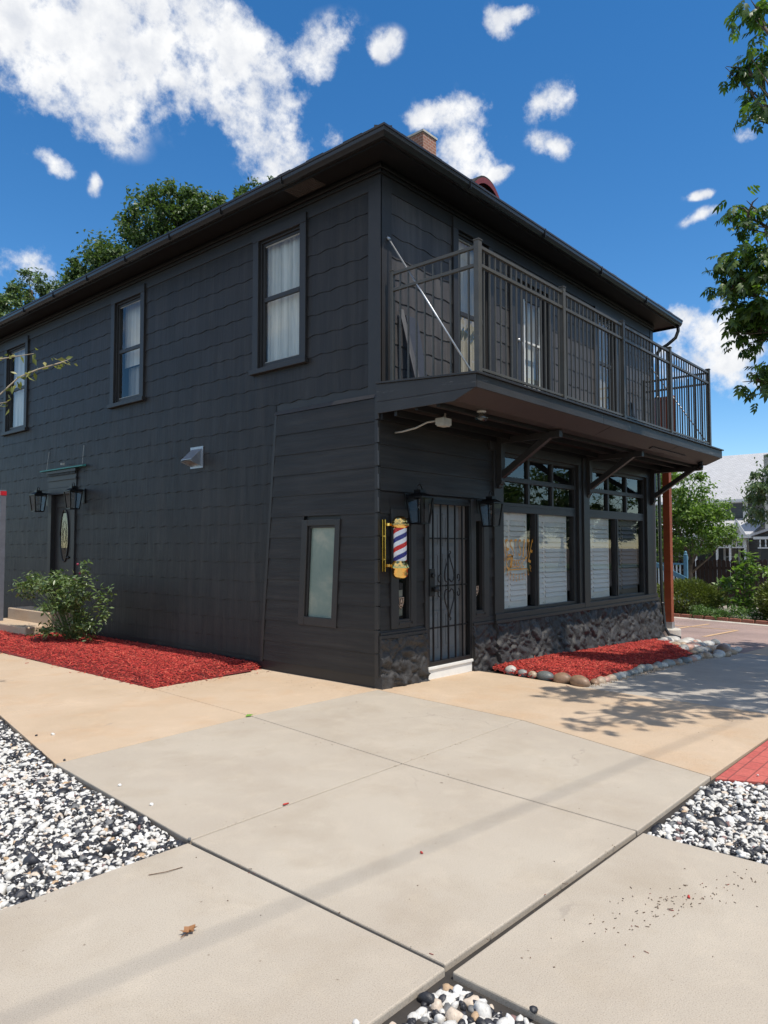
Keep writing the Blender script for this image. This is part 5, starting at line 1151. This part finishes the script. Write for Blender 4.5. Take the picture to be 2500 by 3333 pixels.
mb = MB(); mb.lathe([(.0, 1.245), (.055, 1.252), (.084, 1.275), (.093, 1.305), (.093, 1.36), (.104, 1.365), (.107, 1.378), (.102, 1.39), (.102, 1.402), (.095, 1.41), (.095, 1.43), (.082, 1.435), (.082, 1.452), (.073, 1.456)], pc, 48); mb.build('bottom_cap', 'gold', bp, smooth=True)

# dryer vent hood on the side wall
vt = thing('vent_hood', 'shiny galvanised vent hood on the dark side wall', 'vent', (XS, 3.62, 2.95))
mb = MB(); v = [(XS - .015, 3.50, 3.07), (XS - .015, 3.76, 3.07), (XS - .20, 3.76, 2.90), (XS - .20, 3.50, 2.90)]
mb.extr(v, (0, 0, -.012)); mb.extr([(XS - .015, 3.50, 3.06), (XS - .20, 3.50, 2.89), (XS - .20, 3.50, 2.86), (XS - .015, 3.50, 2.80)], (0, .004, 0)); mb.extr([(XS - .015, 3.756, 3.06), (XS - .20, 3.756, 2.89), (XS - .20, 3.756, 2.86), (XS - .015, 3.756, 2.80)], (0, .004, 0)); mb.build('hood', 'galv', vt, bevel=.002)
mb = MB(); mb.box(XS - .02, XS - .008, 3.47, 3.79, 2.78, 3.10); mb.build('flange', 'galv', vt)
mb = MB(); mb.hexa([(XS - .16, 3.51, 2.885), (XS - .16, 3.75, 2.885), (XS - .03, 3.75, 2.83), (XS - .03, 3.51, 2.83)], [(XS - .16, 3.51, 2.88), (XS - .16, 3.75, 2.88), (XS - .03, 3.75, 2.825), (XS - .03, 3.51, 2.825)]); mb.build('flap', 'steel', vt)

# side door steps
sp = thing('concrete_steps', 'two tan concrete steps below the oval glass side door', 'steps', (-.3, 8.2, 0))
mb = MB(); mb.box(-.42, XS - .03, 7.40, 9.15, .0, .45); mb.build('step', 'concrete_tan', sp, bevel=.015)
mb = MB(); mb.box(-.86, -.30, 7.30, 9.3, .0, .24); mb.build('step', 'concrete_tan', sp, bevel=.02)
mb = MB(); mb.box(-.87, -.80, 8.55, 9.31, -.02, .20); mb.build('brick_riser', 'garden_brick', sp, bevel=.01)
# grey post at the left edge
gp = thing('grey_post', 'tall grey post with a red reflective band at the left edge', 'post', (-.69, 8.83, 0))
mb = MB(); mb.box(-.74, -.64, 8.78, 8.88, -.02, 2.68); mb.build('shaft', 'grey_post', gp, bevel=.004)
mb = MB(); mb.box(-.744, -.636, 8.776, 8.884, 2.58, 2.66); mb.build('reflector', 'red_reflect', gp)
mb = MB(); mb.box(-.72, -.632, 8.772, 8.85, .02, .12); mb.build('foot_plate', 'black_iron', gp)

# side deck behind the building with its cedar post
sdk = thing('side_deck', 'raised side deck on a red brown cedar post beyond the building', 'deck', (10, .4, -.35))
mb = MB(); mb.box(9.93, 10.08, .25, .40, -.16, 3.38); mb.build('post', 'cedar', sdk, bevel=.006)
mb = MB(); mb.box(9.922, 10.088, .242, .408, -.18, -.04); mb.build('post_bracket', 'galv', sdk)
mb = MB(); mb.lathe([(.24, -.45), (.24, -.20), (.22, -.18)], (10.0, .33, 0), 28); mb.build('footing', 'footing', sdk, bevel=.01)
mb = MB(); mb.box(8.44, 10.3, .30, .36, 3.36, 3.55); mb.box(8.44, 10.9, .25, 2.6, 3.55, 3.60); mb.box(10.82, 10.88, .3, 2.6, 3.38, 3.55); mb.build('platform', 'cedar', sdk)
mb = MB()
for k in range(5): mb.box(10.55 + .0 * k, 10.58, .42 + k * .14, .53 + k * .14, 3.6, 5.0)
mb.box(10.52, 10.60, .32, 1.25, 4.98, 5.06); mb.box(10.5, 10.6, .30, .40, 3.6, 4.98); mb.build('screen_boards', 'cedar', sdk, bevel=.003)

# overhead cable whose shadow crosses the paving
uc = thing('utility_cable', 'thick overhead utility cable high above the sidewalk', 'cable', (0, -9.2, 13.2))
mb = MB(); mb.tube([(x, -3.02 - .444 * 13.2 - .0975 * (x + 4), 13.2) for x in range(-60, 101, 8)], .011, 6, False); mb.build('cable', 'rubber', uc)

# ================================================================ planting and surroundings
# rose bush
def bush(name, label, cat, base, clumps, n, leaf, mat, stems, group=None, stemmat='stem', sub=10, sig=.2, tilt=None, shell=.2, proto=LEAF):
    t = thing(name, label, cat, base, group); mb = MB(); b = Vector(base)
    for c, r in clumps:
        for q in range(stems):
            e = Vector(c) + Vector((rnd.uniform(-1, 1) * r[0], rnd.uniform(-1, 1) * r[1], rnd.uniform(-.3, 1) * r[2])) * .8
            mid = b.lerp(e, .5) + Vector((rnd.uniform(-.06, .06), rnd.uniform(-.06, .06), .08)); mb.tube([b + Vector((rnd.uniform(-.05, .05), rnd.uniform(-.05, .05), -.03)), mid, e], [.008, .005, .002], 5, False)
    mb.build('stems', stemmat, t)
    p = clump_points(clumps, n, sub, sig, shell); p[:, 2] = np.maximum(p[:, 2], base[2] + .02); k = len(p); I = Inst()
    I.add(proto[0], proto[1], p, rmats(k, tilt=rng.normal(.1 if tilt is None else tilt, .5, k), roll=rng.normal(0, .5, k)), leaf * rng.uniform(.6, 1.3, k)); I.build('foliage', mat, t); return t
RB = (-.52, 6.25, .04)
rose = bush('rose_bush', 'leafy green rose bush standing in the red mulch by the side wall', 'bush', RB,
     [((-.80, 6.1, .78), (.32, .45, .30)), ((-.90, 7.25, .92), (.24, .50, .17)), ((-.90, 6.85, 1.12), (.12, .18, .14)), ((-.72, 5.60, .92), (.22, .28, .26)), ((-.75, 5.42, 1.28), (.08, .09, .18)), ((-.95, 6.2, .28), (.2, .32, .13)), ((-.60, 5.9, .48), (.28, .35, .36)), ((-.8, 6.15, 1.06), (.28, .36, .14)), ((-.55, 5.2, .75), (.12, .16, .32))],
     3000, .078, 'leaf_rose', 6, sub=14, sig=.28, shell=.15)
mb = MB()
for c in ((-.78, 5.62, 1.34), (-.76, 5.58, 1.20), (-.8, 5.66, 1.10)): mb.lathe([(0, -.02), (.018, -.01), (.02, .01), (.008, .02), (0, .02)], c, 8)
mb.build('blossom', 'petal_red', rose, smooth=True)

# near ash tree: only its branch ends reach into the picture; its crown shades the sidewalk
ash = thing('ash_tree', 'large ash tree whose leafy branches hang into the right edge', 'tree', (5.6, -5.9, gz(5.6)))
mb = MB(); cl1 = [((.5, -5.0, 5.5), (1.0, .35, .25)), ((1.5, -4.75, 6.7), (.9, .4, .3)), ((1.2, -5.3, 5.6), (.9, .45, .35)), ((2.5, -4.75, 6.0), (1.0, .6, .45)), ((3.6, -4.5, 5.4), (1.0, .7, .5)), ((4.9, -4.3, 6.2), (1.2, .8, .6)), ((6.3, -4.7, 5.4), (1.3, .8, .6)), ((7.8, -5.0, 6.2), (1.3, .9, .7)), ((4.2, -5.6, 5.2), (1.4, .8, .6)), ((6.4, -5.8, 6.0), (1.6, 1.2, .9)), ((8.6, -5.2, 6.6), (1.5, 1.2, 1.)), ((5.6, -6.6, 8.2), (2.4, 1.8, 1.2)), ((5.5, -5.0, 7.4), (1.4, .9, .7)), ((8.8, -5.0, 4.8), (1.2, .7, .5)), ((2.0, -5.6, 5.2), (1.0, .5, .35)), ((3.2, -5.6, 6.4), (1.2, .6, .5))]
cl_in = [((4.0, -3.02, 5.25), (.50, .48, .60)), ((4.05, -3.15, 4.7), (.4, .4, .4)), ((3.88, -2.80, 5.05), (.26, .22, .26)), ((3.93, -2.95, 4.45), (.26, .26, .24)), ((3.97, -3.06, 3.75), (.24, .22, .26)), ((3.95, -2.98, 5.95), (.26, .26, .3)), ((3.96, -3.02, 7.95), (.34, .32, .22)), ((3.99, -3.12, 7.45), (.24, .24, .3)), ((3.98, -3.12, 8.65), (.26, .24, .26))]
branches(mb, (5.6, -5.9, gz(5.6)), cl1 + cl_in, .2, (5.7, -5.6, 3.6)); mb.build('trunk', 'bark', ash, smooth=True)
def comp(clumps, n, size, sub, sig, sh=.3):
    p = clump_points(clumps, n, sub, sig, sh); k = len(p); return p, rmats(k, tilt=rng.normal(.55, .4, k), roll=rng.normal(0, .5, k)), size * rng.uniform(.7, 1.2, k)
I = Inst(); I.add(*COMP, *comp(cl1, 5600, .27, 30, .15)); I.add(*COMP, *comp(cl_in, 640, .225, 12, .24, .25)); I.build('crown', 'leaf_ash', ash)

# thin branch reaching in at the left edge
lb = thing('young_tree', 'slim pale branches with sparse yellow green leaves at the left edge', 'tree', (-4.0, 2.75, 0))
mb = MB(); mb.tube([(-4.0, 2.75, -.05), (-4.02, 2.7, 1.2), (-3.95, 2.7, 2.4), (-3.9, 2.66, 3.9)], [.04, .035, .028, .012], 8)
tw = [[(-3.95, 2.7, 2.7), (-3.5, 2.5, 3.02), (-3.22, 2.39, 3.20), (-3.06, 2.33, 3.40), (-2.9, 2.26, 3.5), (-2.69, 2.17, 3.6), (-2.62, 2.14, 3.64)], [(-3.95, 2.7, 3.1), (-3.5, 2.5, 3.50), (-3.23, 2.39, 3.57), (-2.93, 2.28, 3.67)], [(-3.95, 2.7, 2.6), (-3.4, 2.46, 3.05), (-3.15, 2.36, 3.13)]]
LP = []
for t_ in tw:
    mb.tube(t_, [.014] + [.008] * (len(t_) - 2) + [.003], 6)
    for k in range(len(t_) - 1):
        for q in range(9):
            f = rnd.random() ** .6; a = Vector(t_[k]).lerp(Vector(t_[k + 1]), f); LP.append(tuple(a + Vector((rnd.gauss(0, .035), rnd.gauss(0, .035), rnd.gauss(0, .035)))))
mb.build('trunk', 'twig', lb, smooth=True); p = np.array(LP); k = len(p); I = Inst(); I.add(LEAF[0], LEAF[1], p, rmats(k, tilt=rng.normal(.4, .6, k)), .085 * rng.uniform(.5, 1.2, k)); I.build('crown', 'leaf_yellow', lb)

# trees behind the building
BT = 'trees standing behind the building'
T1 = [((6.9, 16.5, 12.6), (1.0, 1.0, 1.5)), ((7.7, 16.2, 13.4), (.9, .9, 1.0)), ((8.5, 15.9, 13.2), (1.0, 1., 1.1)), ((9.3, 15.4, 12.6), (1.3, 1.2, 1.7)), ((8.0, 17.0, 10.0), (2.4, 2.2, 2.2)), ((6.2, 17.3, 10.2), (1.4, 1.4, 1.9)), ((10.3, 14.6, 11.0), (1.4, 1.3, 1.7))]
tree('broadleaf_tree', 'tallest round crowned tree rising above the middle of the roofline', 'tree', (8.3, 16.8, 0), T1, 60000, .17, 'leaf_far', .3, (8.2, 16.7, 8), BT, 60, .13, shell=.3)
T2 = [((5.55, 17.6, 10.9), (.9, .9, 1.3)), ((5.0, 17.9, 9.6), (.95, .95, 1.1)), ((5.9, 17.5, 9.3), (1.2, 1.2, 1.3)), ((4.9, 18.0, 8.4), (1.1, 1.1, 1.2))]
tree('broadleaf_tree', 'bright green tree lower on the roofline left of the tallest one', 'tree', (5.4, 17.8, 0), T2, 30000, .15, 'leaf_far', .2, (5.4, 17.8, 7), BT, 30, .16, shell=.3)
T3 = [((3.8, 18.5, 10.0), (.62, .6, .75)), ((3.5, 18.6, 9.3), (.5, .5, .5)), ((2.75, 18.9, 9.2), (.9, .8, .6)), ((3.6, 18.6, 7.5), (.8, .8, .8))]
tree('broadleaf_tree', 'small loose crowned tree at the far left end of the roofline', 'tree', (3.6, 18.7, 0), T3, 9000, .14, 'leaf_silver', .15, (3.6, 18.7, 6.5), BT, 16, .17)
T4 = [((9.9, 14.9, 14.1), (.55, .5, .6)), ((10.7, 14.3, 14.5), (.6, .5, .5)), ((11.3, 14.0, 14.2), (.7, .6, .6)), ((10.8, 14.4, 12.8), (1.4, 1.2, 1.2))]
tree('broadleaf_tree', 'tree of which only a tip shows beside the cloud over the roof', 'tree', (10.8, 14.4, 0), T4, 9000, .15, 'leaf_far', .2, (10.8, 14.4, 9), BT, 16, .17)
# trees to the right
tree('ash_tree', 'bright green tree behind the cedar post in front of the pale roofed house', 'tree', (21.3, 3.7, gz(21.3)), [((21.2, 3.6, 3.5), (1.1, 1.15, 1.15)), ((21.3, 2.9, 2.6), (.9, .85, .8)), ((21.2, 4.8, 3.2), (1.0, 1.2, 1.3)), ((21.3, 3.6, 1.9), (1.1, 1.3, .75)), ((21.1, 2.35, 1.95), (.6, .5, .4)), ((21.2, 4.9, 1.6), (.9, .9, .8))], 15000, .15, 'leaf_bright', .11, (21.3, 3.6, 1.2), None, 22, .19)
tree('ash_tree', 'grey green tree in front of the house at the right edge', 'tree', (18.0, -.4, gz(18)), [((18.0, .0, 3.3), (.8, .85, .8)), ((18.0, .55, 2.85), (.5, .42, .5)), ((18.0, -.8, 3.7), (.9, .9, .9)), ((17.9, -.5, 2.4), (.7, .7, .45)), ((18, -.3, 4.3), (.5, .5, .4))], 7000, .13, 'leaf_silver', .09, (18, -.4, 1.9), None, 18, .2, tilt=.9)
# shrubs
def shell_bush(name, label, base, r, n, leaf, mat, flat=1.):
    t = thing(name, label, 'bush', base, 'clipped juniper bushes beyond the parking lot'); mb = MB(); b = Vector(base)
    for q in range(14): e = b + Vector((rnd.uniform(-.7, .7) * r[0], rnd.uniform(-.7, .7) * r[1], r[2] * rnd.uniform(.6, 1.5))); mb.tube([b, b.lerp(e, .5) + Vector((0, 0, .05)), e], [.025, .016, .006], 5, False)
    mb.build('stems', 'bark', t); d = rng.normal(size=(n, 3)); d /= np.linalg.norm(d, axis=1)[:, None]
    rad = np.array([1 + .28 * mn.noise(Vector(x) * 2.6 + b) + .14 * mn.noise(Vector(x) * 6 + b) for x in d]) * (1 - rng.uniform(size=n) ** 2.2 * .45)
    p = d * rad[:, None] * np.array(r) + np.array(base) + np.array([0, 0, r[2] * 1.0]); I = Inst(); yaw = np.arctan2(d[:, 1], d[:, 0]) + rng.normal(0, .5, n)
    I.add(LEAF[0], LEAF[1], p, rmats(n, yaw, -np.arcsin(np.clip(d[:, 2], -1, 1)) * .8 + rng.normal(-.3, .4, n), rng.uniform(0, 6, n)), leaf * rng.uniform(.5, 1.2, n)); I.build('foliage', mat, t)
shell_bush('juniper_bush', 'broad rounded yellow green juniper left of the tall leafy plant', (16.4, 2.15, gz(16.4)), (.75, 1.05, .52), 15000, .085, 'leaf_juniper')
shell_bush('juniper_bush', 'rounded juniper with dark shaded underside at the right edge', (15.6, -.85, gz(15.6)), (.8, .72, .60), 13000, .085, 'leaf_juniper')
sf = bush('sunflower_plant', 'tall leafy plant with big pale green leaves between the junipers', 'plant', (16.0, .55, gz(16)), [((16.0, .5, .2), (.45, .5, .5)), ((16.0, .45, .75), (.3, .38, .35)), ((16.0, .30, 1.2), (.18, .22, .32)), ((15.9, .0, .9), (.2, .3, .3)), ((16.1, .9, .6), (.2, .25, .2))], 720, .20, 'leaf_bright', 3, sub=9, sig=.3, tilt=.2)
for i, (x, y, s1, lb_) in enumerate(((15.75, 1.5, .40, 'feathery green weeds left of the tall leafy plant'), (15.45, .95, .36, 'feathery green weeds at the brick edging'), (15.4, .1, .42, 'feathery green weeds right of the tall leafy plant'), (16.0, 2.7, .34, 'feathery green weeds behind the cedar post'))):
    bush('weed_clump', lb_, 'weeds', (x, y, gz(x) + .02), [((x, y, gz(x) + .2 * s1 * 2), (s1, s1 * 1.2, s1 * .6)), ((x + .1, y - .3, gz(x) + .12), (s1 * .6, s1 * .7, s1 * .4))], 2300, .055, 'leaf_weed', 12, 'feathery weeds along the brick edging', sub=14, sig=.25, tilt=-.7)
# garden edging blocks
for i in range(26):
    t = i / 26; s0 = -1.6 + i * .36
    def ex(y): 
        for (xa, ya), (xb, yb) in zip(ed[:-1], ed[1:]):
            if ya <= y <= yb: return xa + (xb - xa) * (y - ya) / (yb - ya)
        return ed[-1][0]
    y0, y1 = s0, s0 + .33
    if y1 > 5: break
    xa, xb = ex(y0), ex(y1); mb = MB(); mb.hexa([(xa, y0, gz(xa) - .03), (xa + .16, y0, gz(xa) - .03), (xb + .16, y1, gz(xb) - .03), (xb, y1, gz(xb) - .03)], [(xa + .01, y0 + .01, gz(xa) + .10), (xa + .15, y0 + .01, gz(xa) + .10), (xb + .15, y1 - .01, gz(xb) + .10), (xb + .01, y1 - .01, gz(xb) + .10)])
    tag(mb.build('edging_block', 'garden_brick', bevel=.015, org=(xa, y0, gz(xa))), 'red scalloped edging block along the parking lot garden', 'edging block', 'edging blocks along the garden')
# kerb strip
mb = MB()
for (xa, ya), (xb, yb) in zip(ed[:-1], ed[1:]): mb.hexa([(xa - .22, ya, gz(xa) - .05), (xa, ya, gz(xa) - .05), (xb, yb, gz(xb) - .05), (xb - .22, yb, gz(xb) - .05)], [(xa - .22, ya, gz(xa) + .0), (xa, ya, gz(xa) + .01), (xb, yb, gz(xb) + .01), (xb - .22, yb, gz(xb) + .0)])
tag(mb.build('kerb', 'footing'), None, None, kind='structure')
# picket fence
fn = thing('picket_fence', 'dark brown weathered picket fence behind the garden', 'fence', (22.4, 3, gz(22)))
mb = MB(); y = 1.0
while y < 9: w_ = .135; zt_ = 1.12 + rnd.uniform(-.03, .03); zb_ = gz(22.4); x = 22.45 + rnd.uniform(-.01, .01); mb.extr([(x, y, zb_), (x, y + w_, zb_), (x, y + w_, zt_ - .05), (x, y + w_ * .7, zt_), (x, y + w_ * .3, zt_), (x, y, zt_ - .05)], (.02, 0, 0)); y += w_ + rnd.uniform(.015, .03)
mb.build('pickets', 'fence', fn)
mb = MB(); mb.box(22.475, 22.52, 1, 9, -.2, -.1); mb.box(22.475, 22.52, 1, 9, .75, .85); mb.build('rail', 'fence', fn)
mb = MB(); mb.box(22.30, 22.40, 4.05, 4.15, gz(22), .95); mb.box(22.28, 22.42, 4.03, 4.17, .95, 1.02); mb.build('post', 'cedar', fn)
# blue stair railing
br = thing('stair_railing', 'light blue wooden stair railing behind the cedar post', 'railing', (19.2, 3.3, gz(19)))
mb = MB(); mb.box(19.27, 19.37, 3.05, 3.17, gz(19), 1.30); mb.lathe([(.06, 0), (.075, .03), (.045, .05), (.05, .12), (.0, .16)], (19.32, 3.11, 1.30), 12); mb.build('newel_post', 'blue_paint', br, bevel=.005)
mb = MB(); mb.box(19.28, 19.36, 3.17, 6.2, .98, 1.04); mb.box(19.29, 19.35, 3.17, 6.2, -.05, .0); mb.beam((18.3, 4.6, 1.42), (18.3, 2.75, .52), .05, .14); mb.beam((18.3, 2.78, -.3), (18.3, 2.78, .55), .08, .08); mb.build('handrail', 'blue_paint', br)
mb = MB()
for k in range(24): mb.box(19.30, 19.34, 3.28 + k * .12, 3.32 + k * .12, 0, .98)
for k in range(15): y = 2.9 + k * .12; mb.box(18.28, 18.32, y, y + .05, -.3, .55 + (y - 2.75) * .48)
o = mb.build('balusters', 'pale_blue', br)

# pale roofed house beyond the fence
hs_ = thing('pale_roofed_house', 'grey green two storey house with pale shingled roof and white trimmed porch', 'house', (37, 7, gz(37)))
G0 = gz(37) - .1
mb = MB(); mb.box(37.0, 45, 5.75, 14, G0, 4.15); mb.build('wall', 'house_siding', hs_)
mb = MB(); mb.box(36.93, 37.0, 5.72, 5.95, G0, 4.15); mb.box(36.9, 36.98, 5.9, 14, 4.0, 4.2); mb.build('corner_trim', 'white_paint', hs_)
mb = MB(); mb.extr([(36.5, 5.3, 4.05), (41, 5.3, 7.0), (45.5, 5.3, 4.05), (45.5, 5.3, 4.2), (41, 5.3, 7.15), (36.5, 5.3, 4.2)], (0, 9, 0)); mb.build('roof', 'shingle_roof_pale', hs_)
mb = MB(); mb.box(36.42, 36.5, 5.3, 14.3, 4.03, 4.17); mb.build('gutter', 'white_paint', hs_)
def hwin(x, y0, y1, z0, z1, par, t=.12):
    mb = MB()
    for (a, b, c, d) in ((y0 - t, y0, z0 - t, z1 + t), (y1, y1 + t, z0 - t, z1 + t), (y0, y1, z1, z1 + t), (y0, y1, z0 - t, z0)): mb.box(x - .06, x, a, b, c, d)
    mb.box(x - .05, x, y0, y1, (z0 + z1) / 2 - .03, (z0 + z1) / 2 + .03); w = mb.build('window', 'white_paint', par); mb = MB(); mb.add([(x - .02, y0, z0), (x - .02, y1, z0), (x - .02, y1, z1), (x - .02, y0, z1)], [(0, 3, 2, 1)]); mb.build('pane', 'glass_dark', w)
    mb = MB(); mb.add([(x - .01, y0, z0), (x - .01, y1, z0), (x - .01, y1, z1), (x - .01, y0, z1)], [(0, 3, 2, 1)]); mb.build('blind', 'curtain_beige', w)
hwin(37.0, 6.95, 7.6, 3.0, 3.85, hs_); hwin(37.0, 6.25, 6.9, .3, 1.75, hs_); hwin(37.0, 9, 9.8, .3, 1.75, hs_)
mb = MB(); mb.extr([(33.0, 4.6, 2.10), (37.0, 4.6, 3.05), (37.0, 4.6, 3.15), (33.0, 4.6, 2.22)], (0, 7.5, 0)); mb.build('porch_roof', 'shingle_roof_pale', hs_)
mb = MB(); mb.box(32.92, 33.02, 4.55, 12.1, 2.02, 2.2); mb.box(33.0, 37, 4.5, 4.6, 2.02, 2.14); mb.extr([(32.9, 4.75, 2.18), (32.9, 5.65, 2.18), (32.9, 5.2, 2.98)], (.06, 0, 0)); mb.build('porch_trim', 'white_paint', hs_)
mb = MB(); mb.extr([(32.88, 4.98, 2.28), (32.88, 5.42, 2.28), (32.88, 5.2, 2.68)], (.015, 0, 0)); mb.build('pediment_panel', 'house_siding_pale', hs_)
mb = MB()
for y in (4.9, 5.62, 6.25, 7.3): mb.lathe([(.075, G0 + .2), (.075, .9), (.06, .95), (.06, 1.5), (.08, 1.55), (.075, 2.0)], (33.25, y, 0), 10)
for k in range(22): mb.box(33.23, 33.27, 4.98 + k * .1, 5.02 + k * .1, 1.58, 1.98)
mb.box(33.2, 33.3, 4.9, 7.3, 1.52, 1.58); mb.box(33.2, 33.3, 4.9, 7.3, 1.93, 2.0); mb.build('porch_post', 'white_paint', hs_, smooth=False)
mb = MB(); mb.box(33.0, 37.0, 4.6, 12, G0, G0 + .5); mb.build('porch_floor', 'cedar', hs_)
# second wing at the right edge
h2 = thing('neighbour_house', 'pale sided house with small gabled porch at the right edge', 'house', (33, 2, gz(33)))
mb = MB(); mb.box(33.6, 40, -2.5, 4.05, 2.2, 6.2); mb.build('upper_wall', 'house_siding_pale', h2)
mb = MB(); mb.box(33.7, 40, -2.4, 4.3, G0, 2.2); mb.extr([(33.0, 4.4, 2.0), (33.0, 2.2, 2.0), (33.0, 2.2, 2.65), (33.0, 4.4, 2.1)], (.3, 0, 0)); mb.build('wall', 'house_siding', h2)
mb = MB(); mb.extr([(32.7, 4.5, 2.1), (32.7, 2.0, 2.95), (32.7, -.5, 2.1), (32.7, -.5, 2.2), (32.7, 2.0, 3.07), (32.7, 4.5, 2.22)], (1.2, 0, 0)); mb.build('porch_roof', 'shingle_roof_pale', h2)
mb = MB(); mb.box(32.75, 32.85, -.5, 4.4, 1.95, 2.08); mb.box(32.75, 32.82, -.5, 4.2, 1.5, 1.56)
for k in range(12): mb.lathe([(.02, 1.56), (.045, 1.62), (.02, 1.72), (.04, 1.85), (.02, 1.95)], (32.79, 4.1 - k * .25, 0), 6)
for k in range(22): mb.box(32.7, 32.76, 4.1 - k * .14, 4.14 - k * .14, .05, .5)
mb.box(32.68, 32.8, .8, 4.2, .5, .56); mb.build('porch_trim', 'white_paint', h2)
hwin(33.6, 3.3, 3.7, 2.9, 3.7, h2, .1); hwin(33.7, 3.2, 3.7, .5, 1.6, h2, .07)
mb = MB(); mb.box(32.65, 32.95, 1.9, 3.45, 1.30, 1.42); mb.build('awning', 'awning_blue', h2)
mb = MB(); mb.box(32.9, 32.92, 2.75, 3.1, .72, 1.22); mb.build('notice', 'paper', h2)
# grass strip and trees across the street, seen in the panes
mb = MB(); mb.box(-40, 60, -60, -18, -.13, -.06)
tag(mb.build('lawn', 'lawn'), None, None, kind='structure')
mb = MB(); mb.box(-60, 60, -16.5, -7.5, -.104, -.09); simple('road_asphalt', (.06, .06, .062), .85, bump=.4)
tag(mb.build('road', 'road_asphalt'), None, None, kind='structure')
for i, (x, y, s1) in enumerate(((22, -19, .8), (28, -20, .95), (36, -19.5, .8), (44, -20.5, 1.05), (55, -21, 1.0))):
    cl_s = [((x, y, 5.5 * s1), (2.4 * s1, 2.2 * s1, 2.2 * s1)), ((x + 1.2, y, 3.4 * s1), (2. * s1, 1.8 * s1, 1.6 * s1)), ((x - 1.2, y, 3.8 * s1), (1.8 * s1, 1.8 * s1, 1.6 * s1))]
    if i < 1 or True: tree('street_tree', 'green street tree across the road, %s' % ['nearest the corner', 'second along', 'third along', 'fourth along', 'farthest along'][i], 'tree', (x, y, -.1), cl_s, 7000, .34, 'leaf_far', .2, None, 'street trees across the road')
